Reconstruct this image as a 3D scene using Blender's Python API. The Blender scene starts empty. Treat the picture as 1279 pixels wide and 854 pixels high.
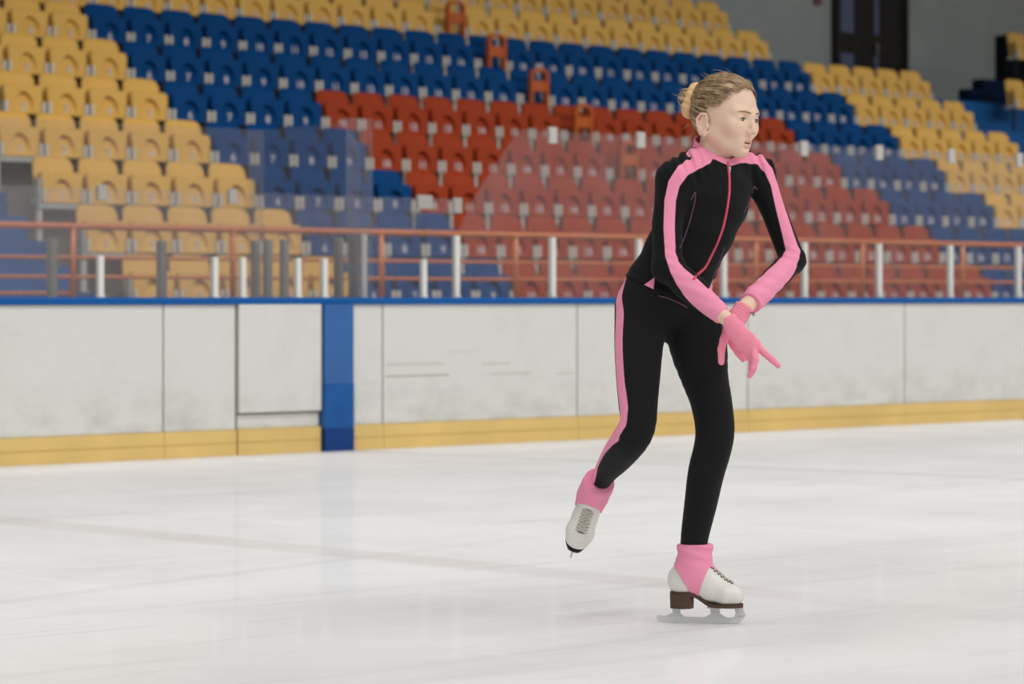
import bpy, bmesh, math, random
import numpy as np
from mathutils import Vector, Matrix
random.seed(3)
SC = bpy.context.scene
COL = SC.collection

# ------------------------------------------------------------------ camera model
# world x runs along the rink boards, world y towards the back of the stand, z up
F_PX, TH, H = 3293.44, 0.70, 0.95
CT, ST = math.cos(TH), math.sin(TH)
CAM = (-9.72, -13.23)

def on_plane(px, w):
    """x on the vertical plane y=w along the sight line of image column px"""
    a = (px - 639.5) / F_PX
    dw = w - CAM[1]
    return dw * (ST + a * CT) / (CT - a * ST) + CAM[0]

def project(s, w, z):
    ds, dw = s - CAM[0], w - CAM[1]
    X = ds * CT - dw * ST
    Y = ds * ST + dw * CT
    return 639.5 + F_PX * X / Y, 372 - F_PX * (z - H) / Y

def on_floor(px, py):
    Y = F_PX * H / (py - 372); X = (px - 639.5) / F_PX * Y
    return CAM[0] + X * CT + Y * ST, CAM[1] - X * ST + Y * CT

# ------------------------------------------------------------------ helpers
def tag(o, label=None, cat=None, group=None, kind=None):
    if label: o['label'] = label
    if cat: o['category'] = cat
    if group: o['group'] = group
    if kind: o['kind'] = kind
    return o

def link(name, me, mat=None, parent=None, loc=None):
    o = bpy.data.objects.new(name, me)
    COL.objects.link(o)
    if mat is not None:
        if isinstance(mat, (list, tuple)):
            for m in mat: me.materials.append(m)
        else:
            me.materials.append(mat)
    if parent is not None: o.parent = parent
    if loc is not None: o.location = loc
    return o

def empty(name, loc, rz=0):
    o = bpy.data.objects.new(name, None)
    o.empty_display_size = .1
    COL.objects.link(o); o.location = loc; o.rotation_euler = (0, 0, rz)
    return o

class MB:
    def __init__(s): s.bm = bmesh.new()
    def box(s, x0, x1, y0, y1, z0, z1, bev=0):
        r = bmesh.ops.create_cube(s.bm, size=1)
        vs = r['verts']
        for v in vs:
            v.co = Vector(((x0 + x1) / 2 + v.co.x * (x1 - x0), (y0 + y1) / 2 + v.co.y * (y1 - y0), (z0 + z1) / 2 + v.co.z * (z1 - z0)))
        if bev:
            es = list({e for v in vs for e in v.link_edges})
            bmesh.ops.bevel(s.bm, geom=es, offset=bev, segments=2, affect='EDGES', profile=.5)
        return s
    def prism(s, pts, axis, lo, hi, bev=0):
        """polygon pts (2d) extruded along axis 0/1/2"""
        def mk(p, t):
            q = [p[0], p[1]]; q.insert(axis, t); return Vector(q)
        a = [s.bm.verts.new(mk(p, lo)) for p in pts]
        b = [s.bm.verts.new(mk(p, hi)) for p in pts]
        n = len(pts)
        fs = [s.bm.faces.new(a), s.bm.faces.new(b[::-1])]
        for i in range(n):
            fs.append(s.bm.faces.new((a[i], b[i], b[(i + 1) % n], a[(i + 1) % n])))
        bmesh.ops.recalc_face_normals(s.bm, faces=fs)
        if bev:
            es = list({e for f in fs[:2] for e in f.edges})
            bmesh.ops.bevel(s.bm, geom=es, offset=bev, segments=2, affect='EDGES', profile=.5)
        return s
    def tube(s, pts, r, seg=10, closed=False):
        pts = [Vector(p) for p in pts]; n = len(pts)
        rs = r if isinstance(r, (list, tuple)) else [r] * n
        rings = []
        up = None
        for i, p in enumerate(pts):
            if closed: t = pts[(i + 1) % n] - pts[i - 1]
            else: t = pts[min(i + 1, n - 1)] - pts[max(i - 1, 0)]
            t.normalize()
            if up is None:
                up = Vector((0, 0, 1)) if abs(t.z) < .9 else Vector((0, 1, 0))
            u = (up - t * up.dot(t)).normalized(); up = u
            v = t.cross(u)
            rings.append([s.bm.verts.new(p + (u * math.cos(k * 2 * math.pi / seg) + v * math.sin(k * 2 * math.pi / seg)) * rs[i]) for k in range(seg)])
        m = n if closed else n - 1
        for i in range(m):
            A, B = rings[i], rings[(i + 1) % n]
            for k in range(seg):
                f = s.bm.faces.new((A[k], A[(k + 1) % seg], B[(k + 1) % seg], B[k])); f.smooth = True
        if not closed:
            s.bm.faces.new(rings[0][::-1]); s.bm.faces.new(rings[-1])
        return s
    def ball(s, c, r, sx=1, sy=1, sz=1, u=16, v=10):
        q = bmesh.ops.create_uvsphere(s.bm, u_segments=u, v_segments=v, radius=r)
        for w in q['verts']:
            w.co = Vector((c[0] + w.co.x * sx, c[1] + w.co.y * sy, c[2] + w.co.z * sz))
            for f in w.link_faces: f.smooth = True
        return s
    def mesh(s, name):
        me = bpy.data.meshes.new(name)
        bmesh.ops.recalc_face_normals(s.bm, faces=s.bm.faces)
        s.bm.to_mesh(me); s.bm.free()
        return me
    def build(s, name, mat=None, parent=None, loc=None):
        return link(name, s.mesh(name), mat, parent, loc)

# ------------------------------------------------------------------ materials
def lin(c):
    return tuple(((v / 255) / 12.92 if v / 255 <= .04045 else ((v / 255 + .055) / 1.055) ** 2.4) for v in c) + (1,)

def mat(name, col, rough=.5, spec=.5, metal=0, bump=0, bscale=200, var=0, vscale=8, sheen=0, coat=0):
    m = bpy.data.materials.new(name); m.use_nodes = True
    nt = m.node_tree; b = nt.nodes['Principled BSDF']
    b.inputs['Base Color'].default_value = lin(col)
    b.inputs['Roughness'].default_value = rough
    b.inputs['Specular IOR Level'].default_value = spec
    b.inputs['Metallic'].default_value = metal
    if sheen: b.inputs['Sheen Weight'].default_value = sheen
    if coat: b.inputs['Coat Weight'].default_value = coat
    tc = nt.nodes.new('ShaderNodeTexCoord')
    if var:
        n = nt.nodes.new('ShaderNodeTexNoise'); n.inputs['Scale'].default_value = vscale; n.inputs['Detail'].default_value = 5
        nt.links.new(tc.outputs['Object'], n.inputs['Vector'])
        mr = nt.nodes.new('ShaderNodeMapRange')
        mr.inputs['From Min'].default_value = .3; mr.inputs['From Max'].default_value = .7
        mr.inputs['To Min'].default_value = 1 - var; mr.inputs['To Max'].default_value = 1 + var
        nt.links.new(n.outputs['Fac'], mr.inputs['Value'])
        mx = nt.nodes.new('ShaderNodeMix'); mx.data_type = 'RGBA'; mx.blend_type = 'MULTIPLY'
        mx.inputs[0].default_value = 1; mx.inputs[6].default_value = lin(col)
        nt.links.new(mr.outputs[0], mx.inputs[7])
        nt.links.new(mx.outputs[2], b.inputs['Base Color'])
    if bump:
        n2 = nt.nodes.new('ShaderNodeTexNoise'); n2.inputs['Scale'].default_value = bscale; n2.inputs['Detail'].default_value = 3
        nt.links.new(tc.outputs['Object'], n2.inputs['Vector'])
        bp = nt.nodes.new('ShaderNodeBump'); bp.inputs['Strength'].default_value = bump; bp.inputs['Distance'].default_value = .002
        nt.links.new(n2.outputs['Fac'], bp.inputs['Height']); nt.links.new(bp.outputs[0], b.inputs['Normal'])
    return m

def attr_mat(name, cols, rough=.7, spec=.3, sheen=0, bump=0, bscale=500, soft=.0012):
    """base colour plus one colour for every (attribute, colour): the attribute is a signed distance, inside < 0"""
    m = mat(name, cols[0][1], rough, spec, bump=bump, bscale=bscale, sheen=sheen)
    nt = m.node_tree; b = nt.nodes['Principled BSDF']
    prev = None
    for a, c in cols[1:]:
        at = nt.nodes.new('ShaderNodeAttribute'); at.attribute_name = a
        mr = nt.nodes.new('ShaderNodeMapRange')
        mr.inputs['From Min'].default_value = soft; mr.inputs['From Max'].default_value = -soft
        nt.links.new(at.outputs['Fac'], mr.inputs['Value'])
        mx = nt.nodes.new('ShaderNodeMix'); mx.data_type = 'RGBA'
        nt.links.new(mr.outputs[0], mx.inputs[0])
        if prev is None: mx.inputs[6].default_value = lin(cols[0][1])
        else: nt.links.new(prev, mx.inputs[6])
        mx.inputs[7].default_value = lin(c)
        prev = mx.outputs[2]
    if prev: nt.links.new(prev, b.inputs['Base Color'])
    return m

M = {}
M['yellow'] = mat('seat_yellow_plastic', (214, 168, 84), .55, .2, var=.06, vscale=3)
M['blue'] = mat('seat_blue_plastic', (0, 60, 112), .6, .08, var=.08, vscale=3)
M['red'] = mat('seat_red_plastic', (150, 56, 26), .6, .1, var=.08, vscale=3)
M['bracket'] = mat('bracket_white_paint', (206, 200, 190), .5, .3)
M['frame'] = mat('frame_grey_paint', (168, 170, 162), .6, .2, var=.08)
M['clip'] = mat('clip_plastic', (190, 186, 180), .6, .2)
M['clip_grey'] = mat('clip_grey_plastic', (168, 164, 158), .6, .2)
M['number'] = mat('number_pale_paint', (196, 188, 190), .6, .2)
M['concrete'] = mat('terrace_concrete', (134, 130, 122), .9, .1, var=.15, vscale=2)
M['concrete_shaded'] = mat('terrace_concrete_shaded', (42, 44, 46), .9, .1, var=.15, vscale=2)  # dark copy of the concrete, shade inside the stand put into the colour
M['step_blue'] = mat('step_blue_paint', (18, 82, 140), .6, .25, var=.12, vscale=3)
M['step_blue_shaded'] = mat('step_blue_paint_shaded', (4, 24, 48), .8, .1, var=.1, vscale=3)  # step blue darkened, the shadow on the risers is in the colour
M['wall'] = mat('wall_grey_plaster', (158, 162, 158), .9, .1, var=.06, vscale=1.2)
M['door'] = mat('door_dark_wood', (34, 30, 26), .5, .3, var=.2, vscale=6)
M['door_glass'] = mat('door_dull_glass', (92, 98, 122), .25, .5)
M['cap'] = mat('cap_blue_plastic', (0, 86, 158), .4, .25, var=.04, vscale=3)
M['post_white'] = mat('post_white_paint', (222, 220, 214), .45, .3, var=.03)
M['post_grey'] = mat('post_grey_metal', (150, 150, 142), .5, .4, var=.1, vscale=4)
M['orange'] = mat('rail_orange_paint', (190, 102, 42), .35, .4, var=.08, vscale=4, coat=.3)
M['hoop'] = mat('hoop_orange_plastic', (178, 84, 28), .5, .25, var=.08, vscale=5)
M['kick'] = mat('kick_yellow_plastic', (220, 188, 118), .5, .25, var=.08, vscale=2.2)
M['kick_blue'] = mat('post_deep_blue', (10, 58, 122), .45, .25, var=.1, vscale=4)
M['post_blue'] = mat('post_blue_plastic', (56, 102, 162), .45, .25, var=.1, vscale=3)
M['gap'] = mat('joint_dark', (120, 118, 108), .9, .1)
M['metal'] = mat('steel', (200, 200, 200), .3, .5, metal=1)

def board_mat():
    m = mat('board_white_plastic', (226, 224, 217), .45, .3)
    nt = m.node_tree; b = nt.nodes['Principled BSDF']
    tc = nt.nodes.new('ShaderNodeTexCoord')
    def noise(scale, sx, sz, detail=6, rough=.65):
        mp = nt.nodes.new('ShaderNodeMapping'); mp.inputs['Scale'].default_value = (sx, 1, sz)
        nt.links.new(tc.outputs['Object'], mp.inputs['Vector'])
        n = nt.nodes.new('ShaderNodeTexNoise'); n.inputs['Scale'].default_value = scale
        n.inputs['Detail'].default_value = detail; n.inputs['Roughness'].default_value = rough
        nt.links.new(mp.outputs[0], n.inputs['Vector']); return n
    def ramp(n, a, c):
        r = nt.nodes.new('ShaderNodeMapRange'); r.inputs['From Min'].default_value = a; r.inputs['From Max'].default_value = c
        nt.links.new(n.outputs['Fac'], r.inputs['Value']); return r
    prev = None
    base = lin((216, 215, 210))
    for nz, a, c, col, k in ((noise(2.2, 1, 1), .5, .85, (176, 176, 168), .35), (noise(3, .5, 7), .62, .8, (156, 154, 144), .42), (noise(12, 1, 1), .68, .74, (110, 108, 98), .35)):
        r = ramp(nz, a, c)
        mu = nt.nodes.new('ShaderNodeMath'); mu.operation = 'MULTIPLY'; mu.inputs[1].default_value = k
        nt.links.new(r.outputs[0], mu.inputs[0])
        mx = nt.nodes.new('ShaderNodeMix'); mx.data_type = 'RGBA'
        nt.links.new(mu.outputs[0], mx.inputs[0])
        if prev: nt.links.new(prev, mx.inputs[6])
        else: mx.inputs[6].default_value = base
        mx.inputs[7].default_value = lin(col); prev = mx.outputs[2]
    # scuff grime that gathers low on the panel
    sp = nt.nodes.new('ShaderNodeSeparateXYZ'); nt.links.new(tc.outputs['Object'], sp.inputs[0])
    r = nt.nodes.new('ShaderNodeMapRange'); r.inputs['From Min'].default_value = .5; r.inputs['From Max'].default_value = .17
    nt.links.new(sp.outputs['Z'], r.inputs['Value'])
    g = ramp(noise(5, 1, 1.5), .42, .75)
    mu = nt.nodes.new('ShaderNodeMath'); mu.operation = 'MULTIPLY'; nt.links.new(r.outputs[0], mu.inputs[0]); nt.links.new(g.outputs[0], mu.inputs[1])
    mu2 = nt.nodes.new('ShaderNodeMath'); mu2.operation = 'MULTIPLY'; mu2.inputs[1].default_value = .38; nt.links.new(mu.outputs[0], mu2.inputs[0])
    mx = nt.nodes.new('ShaderNodeMix'); mx.data_type = 'RGBA'; nt.links.new(mu2.outputs[0], mx.inputs[0]); nt.links.new(prev, mx.inputs[6]); mx.inputs[7].default_value = lin((128, 126, 112))
    nt.links.new(mx.outputs[2], b.inputs['Base Color'])
    return m
M['board'] = board_mat()

def glass_mat(name, haze, col, gloss=.05):
    m = bpy.data.materials.new(name); m.use_nodes = True
    nt = m.node_tree; nt.nodes.clear()
    out = nt.nodes.new('ShaderNodeOutputMaterial')
    tr = nt.nodes.new('ShaderNodeBsdfTransparent'); tr.inputs['Color'].default_value = (.98, .98, .98, 1)
    df = nt.nodes.new('ShaderNodeBsdfDiffuse'); df.inputs['Color'].default_value = lin(col)
    gl = nt.nodes.new('ShaderNodeBsdfGlossy'); gl.inputs['Roughness'].default_value = .15
    n = nt.nodes.new('ShaderNodeTexNoise'); n.inputs['Scale'].default_value = 1.6; n.inputs['Detail'].default_value = 4
    tc = nt.nodes.new('ShaderNodeTexCoord'); nt.links.new(tc.outputs['Object'], n.inputs['Vector'])
    mr = nt.nodes.new('ShaderNodeMapRange'); mr.inputs['To Min'].default_value = haze * .7; mr.inputs['To Max'].default_value = haze * 1.3
    mr.inputs['From Min'].default_value = .3; mr.inputs['From Max'].default_value = .7
    nt.links.new(n.outputs['Fac'], mr.inputs['Value'])
    m1 = nt.nodes.new('ShaderNodeMixShader'); nt.links.new(mr.outputs[0], m1.inputs[0])
    nt.links.new(tr.outputs[0], m1.inputs[1]); nt.links.new(df.outputs[0], m1.inputs[2])
    m2 = nt.nodes.new('ShaderNodeMixShader'); m2.inputs[0].default_value = gloss
    nt.links.new(m1.outputs[0], m2.inputs[1]); nt.links.new(gl.outputs[0], m2.inputs[2])
    nt.links.new(m2.outputs[0], out.inputs[0])
    return m
M['glass'] = glass_mat('scuffed_shield_glass', .07, (184, 178, 182), .03)
M['glass_edge'] = M['glass']

def ice_mat():
    m = bpy.data.materials.new('skated_ice'); m.use_nodes = True
    nt = m.node_tree; nt.nodes.clear()
    out = nt.nodes.new('ShaderNodeOutputMaterial')
    df = nt.nodes.new('ShaderNodeBsdfDiffuse'); gl = nt.nodes.new('ShaderNodeBsdfGlossy'); gl.inputs['Roughness'].default_value = .07
    gl.inputs['Color'].default_value = (.9, .9, .9, 1)
    tc = nt.nodes.new('ShaderNodeTexCoord')
    def noise(scale, sc, rot, detail=5, r=.6):
        mp = nt.nodes.new('ShaderNodeMapping'); mp.inputs['Scale'].default_value = sc; mp.inputs['Rotation'].default_value = (0, 0, rot)
        nt.links.new(tc.outputs['Object'], mp.inputs['Vector'])
        n = nt.nodes.new('ShaderNodeTexNoise'); n.inputs['Scale'].default_value = scale; n.inputs['Detail'].default_value = detail; n.inputs['Roughness'].default_value = r
        nt.links.new(mp.outputs[0], n.inputs['Vector']); return n.outputs['Fac']
    def rng(x, a, b, c, d):
        r = nt.nodes.new('ShaderNodeMapRange'); r.inputs['From Min'].default_value = a; r.inputs['From Max'].default_value = b
        r.inputs['To Min'].default_value = c; r.inputs['To Max'].default_value = d
        nt.links.new(x, r.inputs['Value']); return r.outputs[0]
    def mth(op, a, b=None, v=None):
        q = nt.nodes.new('ShaderNodeMath'); q.operation = op; nt.links.new(a, q.inputs[0])
        if b is not None: nt.links.new(b, q.inputs[1])
        if v is not None: q.inputs[1].default_value = v
        return q.outputs[0]
    def mix(fac, a, col):
        mx = nt.nodes.new('ShaderNodeMix'); mx.data_type = 'RGBA'; nt.links.new(fac, mx.inputs[0])
        if isinstance(a, tuple): mx.inputs[6].default_value = a
        else: nt.links.new(a, mx.inputs[6])
        mx.inputs[7].default_value = col; return mx.outputs[2]
    c = mix(rng(noise(.8, (1, 1, 1), .3), .4, .75, 0, .8), lin((244, 243, 242)), lin((226, 224, 222)))
    c = mix(rng(noise(2, (.25, 2.2, 1), .5), .55, .75, 0, .5), c, lin((214, 213, 212)))
    c = mix(rng(noise(3, (3, .2, 1), .9), .58, .74, 0, .4), c, lin((255, 255, 255)))
    c = mix(rng(noise(9, (.12, 3, 1), -.4, 3), .6, .7, 0, .35), c, lin((208, 208, 212)))
    # faint lines under the ice: signed distance to straight lines
    sp = nt.nodes.new('ShaderNodeSeparateXYZ'); nt.links.new(tc.outputs['Object'], sp.inputs[0])
    for (p, q, w, k, col) in (((0, 649), (760, 722), .16, .30, (196, 178, 172)), ((440, 563), (1279, 598), .05, .45, (168, 168, 170)), ((0, 752), (420, 700), .06, .18, (190, 190, 194)), ((820, 706), (1279, 668), .2, .14, (204, 204, 208))):
        A = Vector(on_floor(*p)); B = Vector(on_floor(*q)); t = (B - A).normalized(); nn = Vector((-t.y, t.x))
        e = mth('ADD', mth('MULTIPLY', sp.outputs['X'], v=nn.x), mth('MULTIPLY', sp.outputs['Y'], v=nn.y))
        e = mth('ABSOLUTE', mth('SUBTRACT', e, v=nn.dot(A)))
        along = mth('ADD', mth('MULTIPLY', sp.outputs['X'], v=t.x), mth('MULTIPLY', sp.outputs['Y'], v=t.y))
        L0, L1 = sorted((t.dot(A), t.dot(B)))
        f = rng(e, w, w * .5, 0, k)
        f = mth('MULTIPLY', f, rng(along, L0 - 1.5, L0, 0, 1)); f = mth('MULTIPLY', f, rng(along, L1 + 2, L1, 0, 1))
        f = mth('MULTIPLY', f, rng(noise(1.5, (1, 1, 1), 0), .3, .6, .5, 1))
        c = mix(f, c, lin(col))
    nt.links.new(c, df.inputs['Color'])
    bp = nt.nodes.new('ShaderNodeBump'); bp.inputs['Strength'].default_value = .05; bp.inputs['Distance'].default_value = .01
    nt.links.new(noise(6, (1, 1, 1), 0), bp.inputs['Height']); nt.links.new(bp.outputs[0], gl.inputs['Normal'])
    mx = nt.nodes.new('ShaderNodeMixShader'); mx.inputs[0].default_value = .10
    nt.links.new(df.outputs[0], mx.inputs[1]); nt.links.new(gl.outputs[0], mx.inputs[2]); nt.links.new(mx.outputs[0], out.inputs[0])
    return m
M['ice'] = ice_mat()

# ------------------------------------------------------------------ setting
tag(MB().box(-30, 26, -28, .16, -.3, 0).build('floor', M['ice']), kind='structure')
tag(MB().box(-30, 34, .16, 14.5, -.3, .02).build('floor_concrete', M['concrete']), kind='structure')
tag(MB().box(-30, 46, 14.5, 14.9, -.3, 12).build('wall_back', M['wall']), kind='structure')

P, D, HR = .47, .7586, .4516          # seat pitch, row depth, row rise
def seat_pt(k, r): return 4.54 + P * k, 11.25 - D * r, H + 3.18 - HR * r   # hinge point of gap k in row r (rows count downwards)
FL = .42
def tread(r): return seat_pt(0, r)[2] - FL
def terrace(name, k0, k1, r0, r1, m, back=None):
    pts = []
    w_back = seat_pt(0, r0)[1] + .4586 if back is None else back
    for r in range(r0, r1 + 1):
        w = seat_pt(0, r)[1]
        top_b = w_back if r == r0 else w + .4586
        pts.append((top_b, tread(r))); pts.append((w - .30, tread(r)))
    pts.append((pts[-1][0], .02)); pts.append((w_back, .02))
    s0, s1 = seat_pt(k0, 0)[0], seat_pt(k1, 0)[0]
    return tag(MB().prism(pts, 0, s0, s1).build(name, m), kind='structure')
KL = -5.12
terrace('stand_terrace', KL, 23, -3, 8, M['concrete'], 14.5)
terrace('stand_terrace', 23, 28.1, 1, 8, M['concrete'], 10.95)
tag(MB().box(seat_pt(23, 0)[0], seat_pt(45, 0)[0], 10.951, 14.5, .02, tread(0)).build('stand_landing', M['step_blue']), kind='structure')
terrace('stand_terrace', 31.5, 45, 1, 8, M['concrete_shaded'], 10.95)
tag(MB().box(seat_pt(35.5, 0)[0], seat_pt(45, 0)[0], 11.65, 12.5, tread(0), tread(-1)).build('stand_terrace', M['concrete_shaded']), kind='structure')
def stairs(name, sa, sb, r0, r1):
    pts = []
    for i in range(2 * r0, 2 * r1 + 1):
        r = i / 2
        w = 11.25 - D * r; z = tread(r)
        pts.append((w + .08, z)); pts.append((w - .2993, z))
    pts.append((pts[-1][0], .02)); pts.append((pts[0][0], .02))
    return tag(MB().prism(pts, 0, sa, sb).build(name, M['step_blue']), kind='structure')
stairs('aisle_stairs', seat_pt(KL, 0)[0] - 1.5, seat_pt(KL, 0)[0] - .003, 1, 8)
stairs('aisle_stairs', seat_pt(28.1, 0)[0] + .003, seat_pt(31.5, 0)[0] - .003, 1, 8)
# block of blue steps climbing from the landing at the right, painted as if shaded
o = MB().box(on_plane(1197, 11.5), seat_pt(35.4, 0)[0], 11.3, 11.5, tread(0), tread(0) + .22).box(on_plane(1214, 11.7), seat_pt(35.4, 0)[0], 11.5, 11.7, tread(0), tread(0) + .40).build('landing_steps', M['step_blue_shaded'])
tag(o, 'shaded blue block of two steps on the landing beside the grey wall', 'steps')
# front parapet of the stand
tag(MB().box(-6, 17, 3.93, 4.09, .02, .925).build('wall_parapet', M['concrete']), kind='structure')

# door in the back wall
d0, d1 = on_plane(1038, 14.5), on_plane(1128, 14.5)
zb = tread(0)
dr = MB()
mid = on_plane(1085, 14.5)
zt = zb + 2.15
dr.box(d0, d0 + .09, 14.38, 14.52, zb, zt).box(d1 - .09, d1, 14.38, 14.52, zb, zt).box(d0, d1, 14.38, 14.52, zt, zt + .09)
door = tag(dr.build('door_1', M['door']), kind='structure')
def zof(px, py, w=14.45):
    s = on_plane(px, w); Y = (s - CAM[0]) * ST + (w - CAM[1]) * CT
    return H + (372 - py) / F_PX * Y
p0, p1 = on_plane(1042, 14.44), on_plane(1067, 14.44)
q0, q1 = on_plane(1091, 14.44), on_plane(1098, 14.44)
za, zb2, zc = zof(1055, 41), zof(1055, 66), zof(1055, 88)
lf = MB()
def leaf(a, b, pa, pb):
    m = MB()
    m.box(a, pa, 14.42, 14.47, zb, zt).box(pb, b, 14.42, 14.47, zb, zt).box(pa, pb, 14.42, 14.47, zb, zc).box(pa, pb, 14.42, 14.47, zb2, za).box(pa, pb, 14.42, 14.47, zt - .12, zt)
    L = m.build('door_leaf', M['door'], door)
    MB().box(pa, pb, 14.44, 14.455, zc, zb2).build('door_pane', M['door_glass'], L)
    MB().box(pa, pb, 14.44, 14.455, za, zt - .12).build('door_pane', M['door_glass'], L)
    return L
leaf(d0 + .09, mid - .004, p0, p1)
R2 = leaf(mid + .004, d1 - .09, q0, q1)
MB().tube([(mid + .05, 14.40, zb + 1.0), (mid + .05, 14.36, zb + 1.0), (mid + .05, 14.36, zb + 1.18), (mid + .05, 14.40, zb + 1.18)], .012).build('door_handle', M['post_grey'], R2)
s_ = on_plane(1021, 14.48)
tag(MB().box(s_ - .07, s_ + .07, 14.44, 14.5, zof(1021, 6), zof(1021, 6) + .24, .01).build('wall_box', mat('box_faded_red', (120, 72, 70), .6)), 'small faded red box on the grey wall left of the dark door', 'box')

# ------------------------------------------------------------------ rink boards
BT, BK = .911, .158      # underside of the cap, top of the kick plate
def panel(px0, px1, label, gap=.004, inset=0.0, name='rink_board_panel', s0=None, s1=None, zlow=None):
    a = on_plane(px0, 0) if s0 is None else s0
    b = on_plane(px1, 0) if s1 is None else s1
    root = MB().box(a + gap, b - gap, -inset, .1, (zlow or BK), BT, .004).build(name, M['board'])
    kb = MB().box(a + gap * .3, b - gap * .3, -.012, .1, 0, BK - .001, .004)
    kb.build('kick_plate', M['kick'], root)
    for dz in (.075,):
        MB().box(a + gap, b - gap, -.0145, -.0115, dz, dz + .006, .001).build('kick_seam', mat('kick_scuff', (198, 162, 90), .6) if 'kick_scuff' not in bpy.data.materials else bpy.data.materials['kick_scuff'], root)
    tag(root, label, 'rink board', 'white rink boards')
    return root
panel(0, 204, 'scuffed white rink board panel at the left edge, blue cap above', s0=-6.4)
panel(204, 294.5, 'narrow white rink board panel just left of the gate panel')
g = panel(296, 400, 'white rink gate panel hung left of the blue post, gap beneath', inset=.02, zlow=.255, name='rink_gate')
a, b = on_plane(296, 0), on_plane(400, 0)
MB().box(a + .004, b - .004, .01, .1, BK, .245, .003).build('threshold', M['board'], g)
MB().box(a + .002, b - .002, .005, .09, .243, .257).build('gate_gap', M['gap'], g)
MB().box(a - .012, a + .004, .004, .09, .17, BT).build('gate_gap', M['gap'], g)
panel(438.5, 478, 'narrowest white rink board panel just right of the blue post')
panel(478, 721, 'wide white rink board panel with dark scrapes left of the skater')
SCR = mat('scrape_dull', (168, 166, 154), .7, .1)
def scrape(root, px0, px1, py, th=.006):
    a, b = on_plane(px0, -.001), on_plane(px1, -.001); z = pxh_((px0 + px1) / 2, py)
    MB().box(a, b, -.0012, .001, z - th / 2, z + th / 2).build('scrape_mark', SCR, root)
def pxh_(px, py):
    s = on_plane(px, 0); return H + (372 - py) / F_PX * ((s - CAM[0]) * ST - CAM[1] * CT)
wp_ = bpy.data.objects['rink_board_panel.003']
for q_ in ((481, 555, 454.5, .005), (481, 561, 469, .009), (602, 638, 454, .005), (613, 664, 466, .005), (694, 717, 466, .004)): scrape(wp_, *q_)
panel(721, 934, 'white rink board panel behind the skater')
panel(934, 1130, 'white rink board panel right of the pink gloved hands')
panel(1130, 1279, 'white rink board panel at the right edge', s1=14.0)
for px in (204, 478, 721, 934, 1130):
    s = on_plane(px, 0)
    tag(MB().box(s - .006, s + .006, .002, .08, BK, BT).build('trim_1', M['gap']), kind='structure')
a, b = on_plane(401.5, 0), on_plane(438, 0)
bp_ = MB().box(a, b, -.035, .1, BK * .9, BT, .006).build('board_post', M['post_blue'])
MB().box(a - .001, b + .001, -.04, .1, .0, BK * .9 - .001, .005).build('post_foot', M['kick_blue'], bp_)
MB().box(a + .0005, b - .0005, -.0375, -.03, BK * .9 + .001, .42, .001).build('lower_panel', mat('post_mid_blue', (20, 84, 152), .45, .3, var=.12, vscale=6), bp_)
tag(bp_, 'blue upright strip on the white rink boards right of the gate', 'post')
cap = MB().box(-6.4, 14, -.022, .12, BT, .953, .006).build('cap_rail', M['cap'])
tag(cap, 'bright blue cap rail running along the top of the rink boards', 'rail')

# ------------------------------------------------------------------ shield glass, posts and clips
def pxh(px, w, py):
    s = on_plane(px, w); Y = (s - CAM[0]) * ST + (w - CAM[1]) * CT
    return H + (372 - py) / F_PX * Y
CAPZ = .953
def pane(pts, w, label, t=.010, axis=1):
    """pts = (x, z) outline of a pane standing in the plane y=w"""
    o = MB().prism(pts, axis, w - t / 2, w + t / 2).build('shield_screen', M['glass'])
    return tag(o, label, 'glass', 'shield glass panes')
WL = .035      # low glass plane
low_px = [0, 127, 288, 390, 530, 571]
names = ['low glass pane on the boards at the left edge', 'low glass pane over the left part of the boards, ending above the gate',
         'low glass pane standing over the rink gate', 'low glass pane on the boards above the blue post',
         'narrow low glass pane left of the first tall white post']
ZL = 1.588
for i in range(5):
    a = -6 if i == 0 else on_plane(low_px[i], WL) + .004
    b = on_plane(low_px[i + 1], WL) - (.004 if i < 4 else .03)
    pane([(a, CAPZ), (b, CAPZ), (b, ZL), (a, ZL)], WL, names[i])
WT = .06
ZT = 2.06
tall_px = [573, 691, 800, 906, 1004, 1098, 1188, 1273]
tl = ['tall glass pane with the slanted left edge on the boards', 'tall glass pane behind the skater\'s back', 'tall glass pane directly behind the skater\'s jacket',
      'tall glass pane behind the skater\'s bent left elbow', 'second tall glass pane from the right of the full ones', 'tall glass pane before the last full one at right', 'last full tall glass pane at the right']
tl[4] = 'first tall glass pane right of the skater, between two white posts'
tl[5] = 'second tall glass pane right of the skater'
tl[6] = 'third tall glass pane right of the skater, ending at the last post'
for i in range(7):
    a, b = on_plane(tall_px[i], WT) + .004, on_plane(tall_px[i + 1], WT) - .004
    if i == 0:
        pts = [(a, CAPZ), (b, CAPZ), (b, ZT), (on_plane(648, WT), ZT), (on_plane(594, WT), 1.62), (a, 1.40)]
    else: pts = [(a, CAPZ), (b, CAPZ), (b, ZT), (a, ZT)]
    pane(pts, WT, tl[i])
a = on_plane(1273, WT) + .004
pane([(a, CAPZ), (13, CAPZ), (13, ZT), (a, ZT)], WT, 'tall glass pane cut off by the right edge of the photo')
def post(px, w, z0, z1, label, white=True, hw=.018, dp=.05, name='glass_post'):
    s = on_plane(px, w)
    m = MB().box(s - hw, s + hw, w, w + dp, z0, z1, .004)
    o = m.build(name, M['post_white'] if white else M['post_grey'])
    MB().box(s - hw - .004, s + hw + .004, w - .005, w + dp + .004, z0, z0 + .012, .002).build('foot_plate', M['post_white'] if white else M['post_grey'], o)
    return tag(o, label, 'post', 'glass posts')
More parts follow.
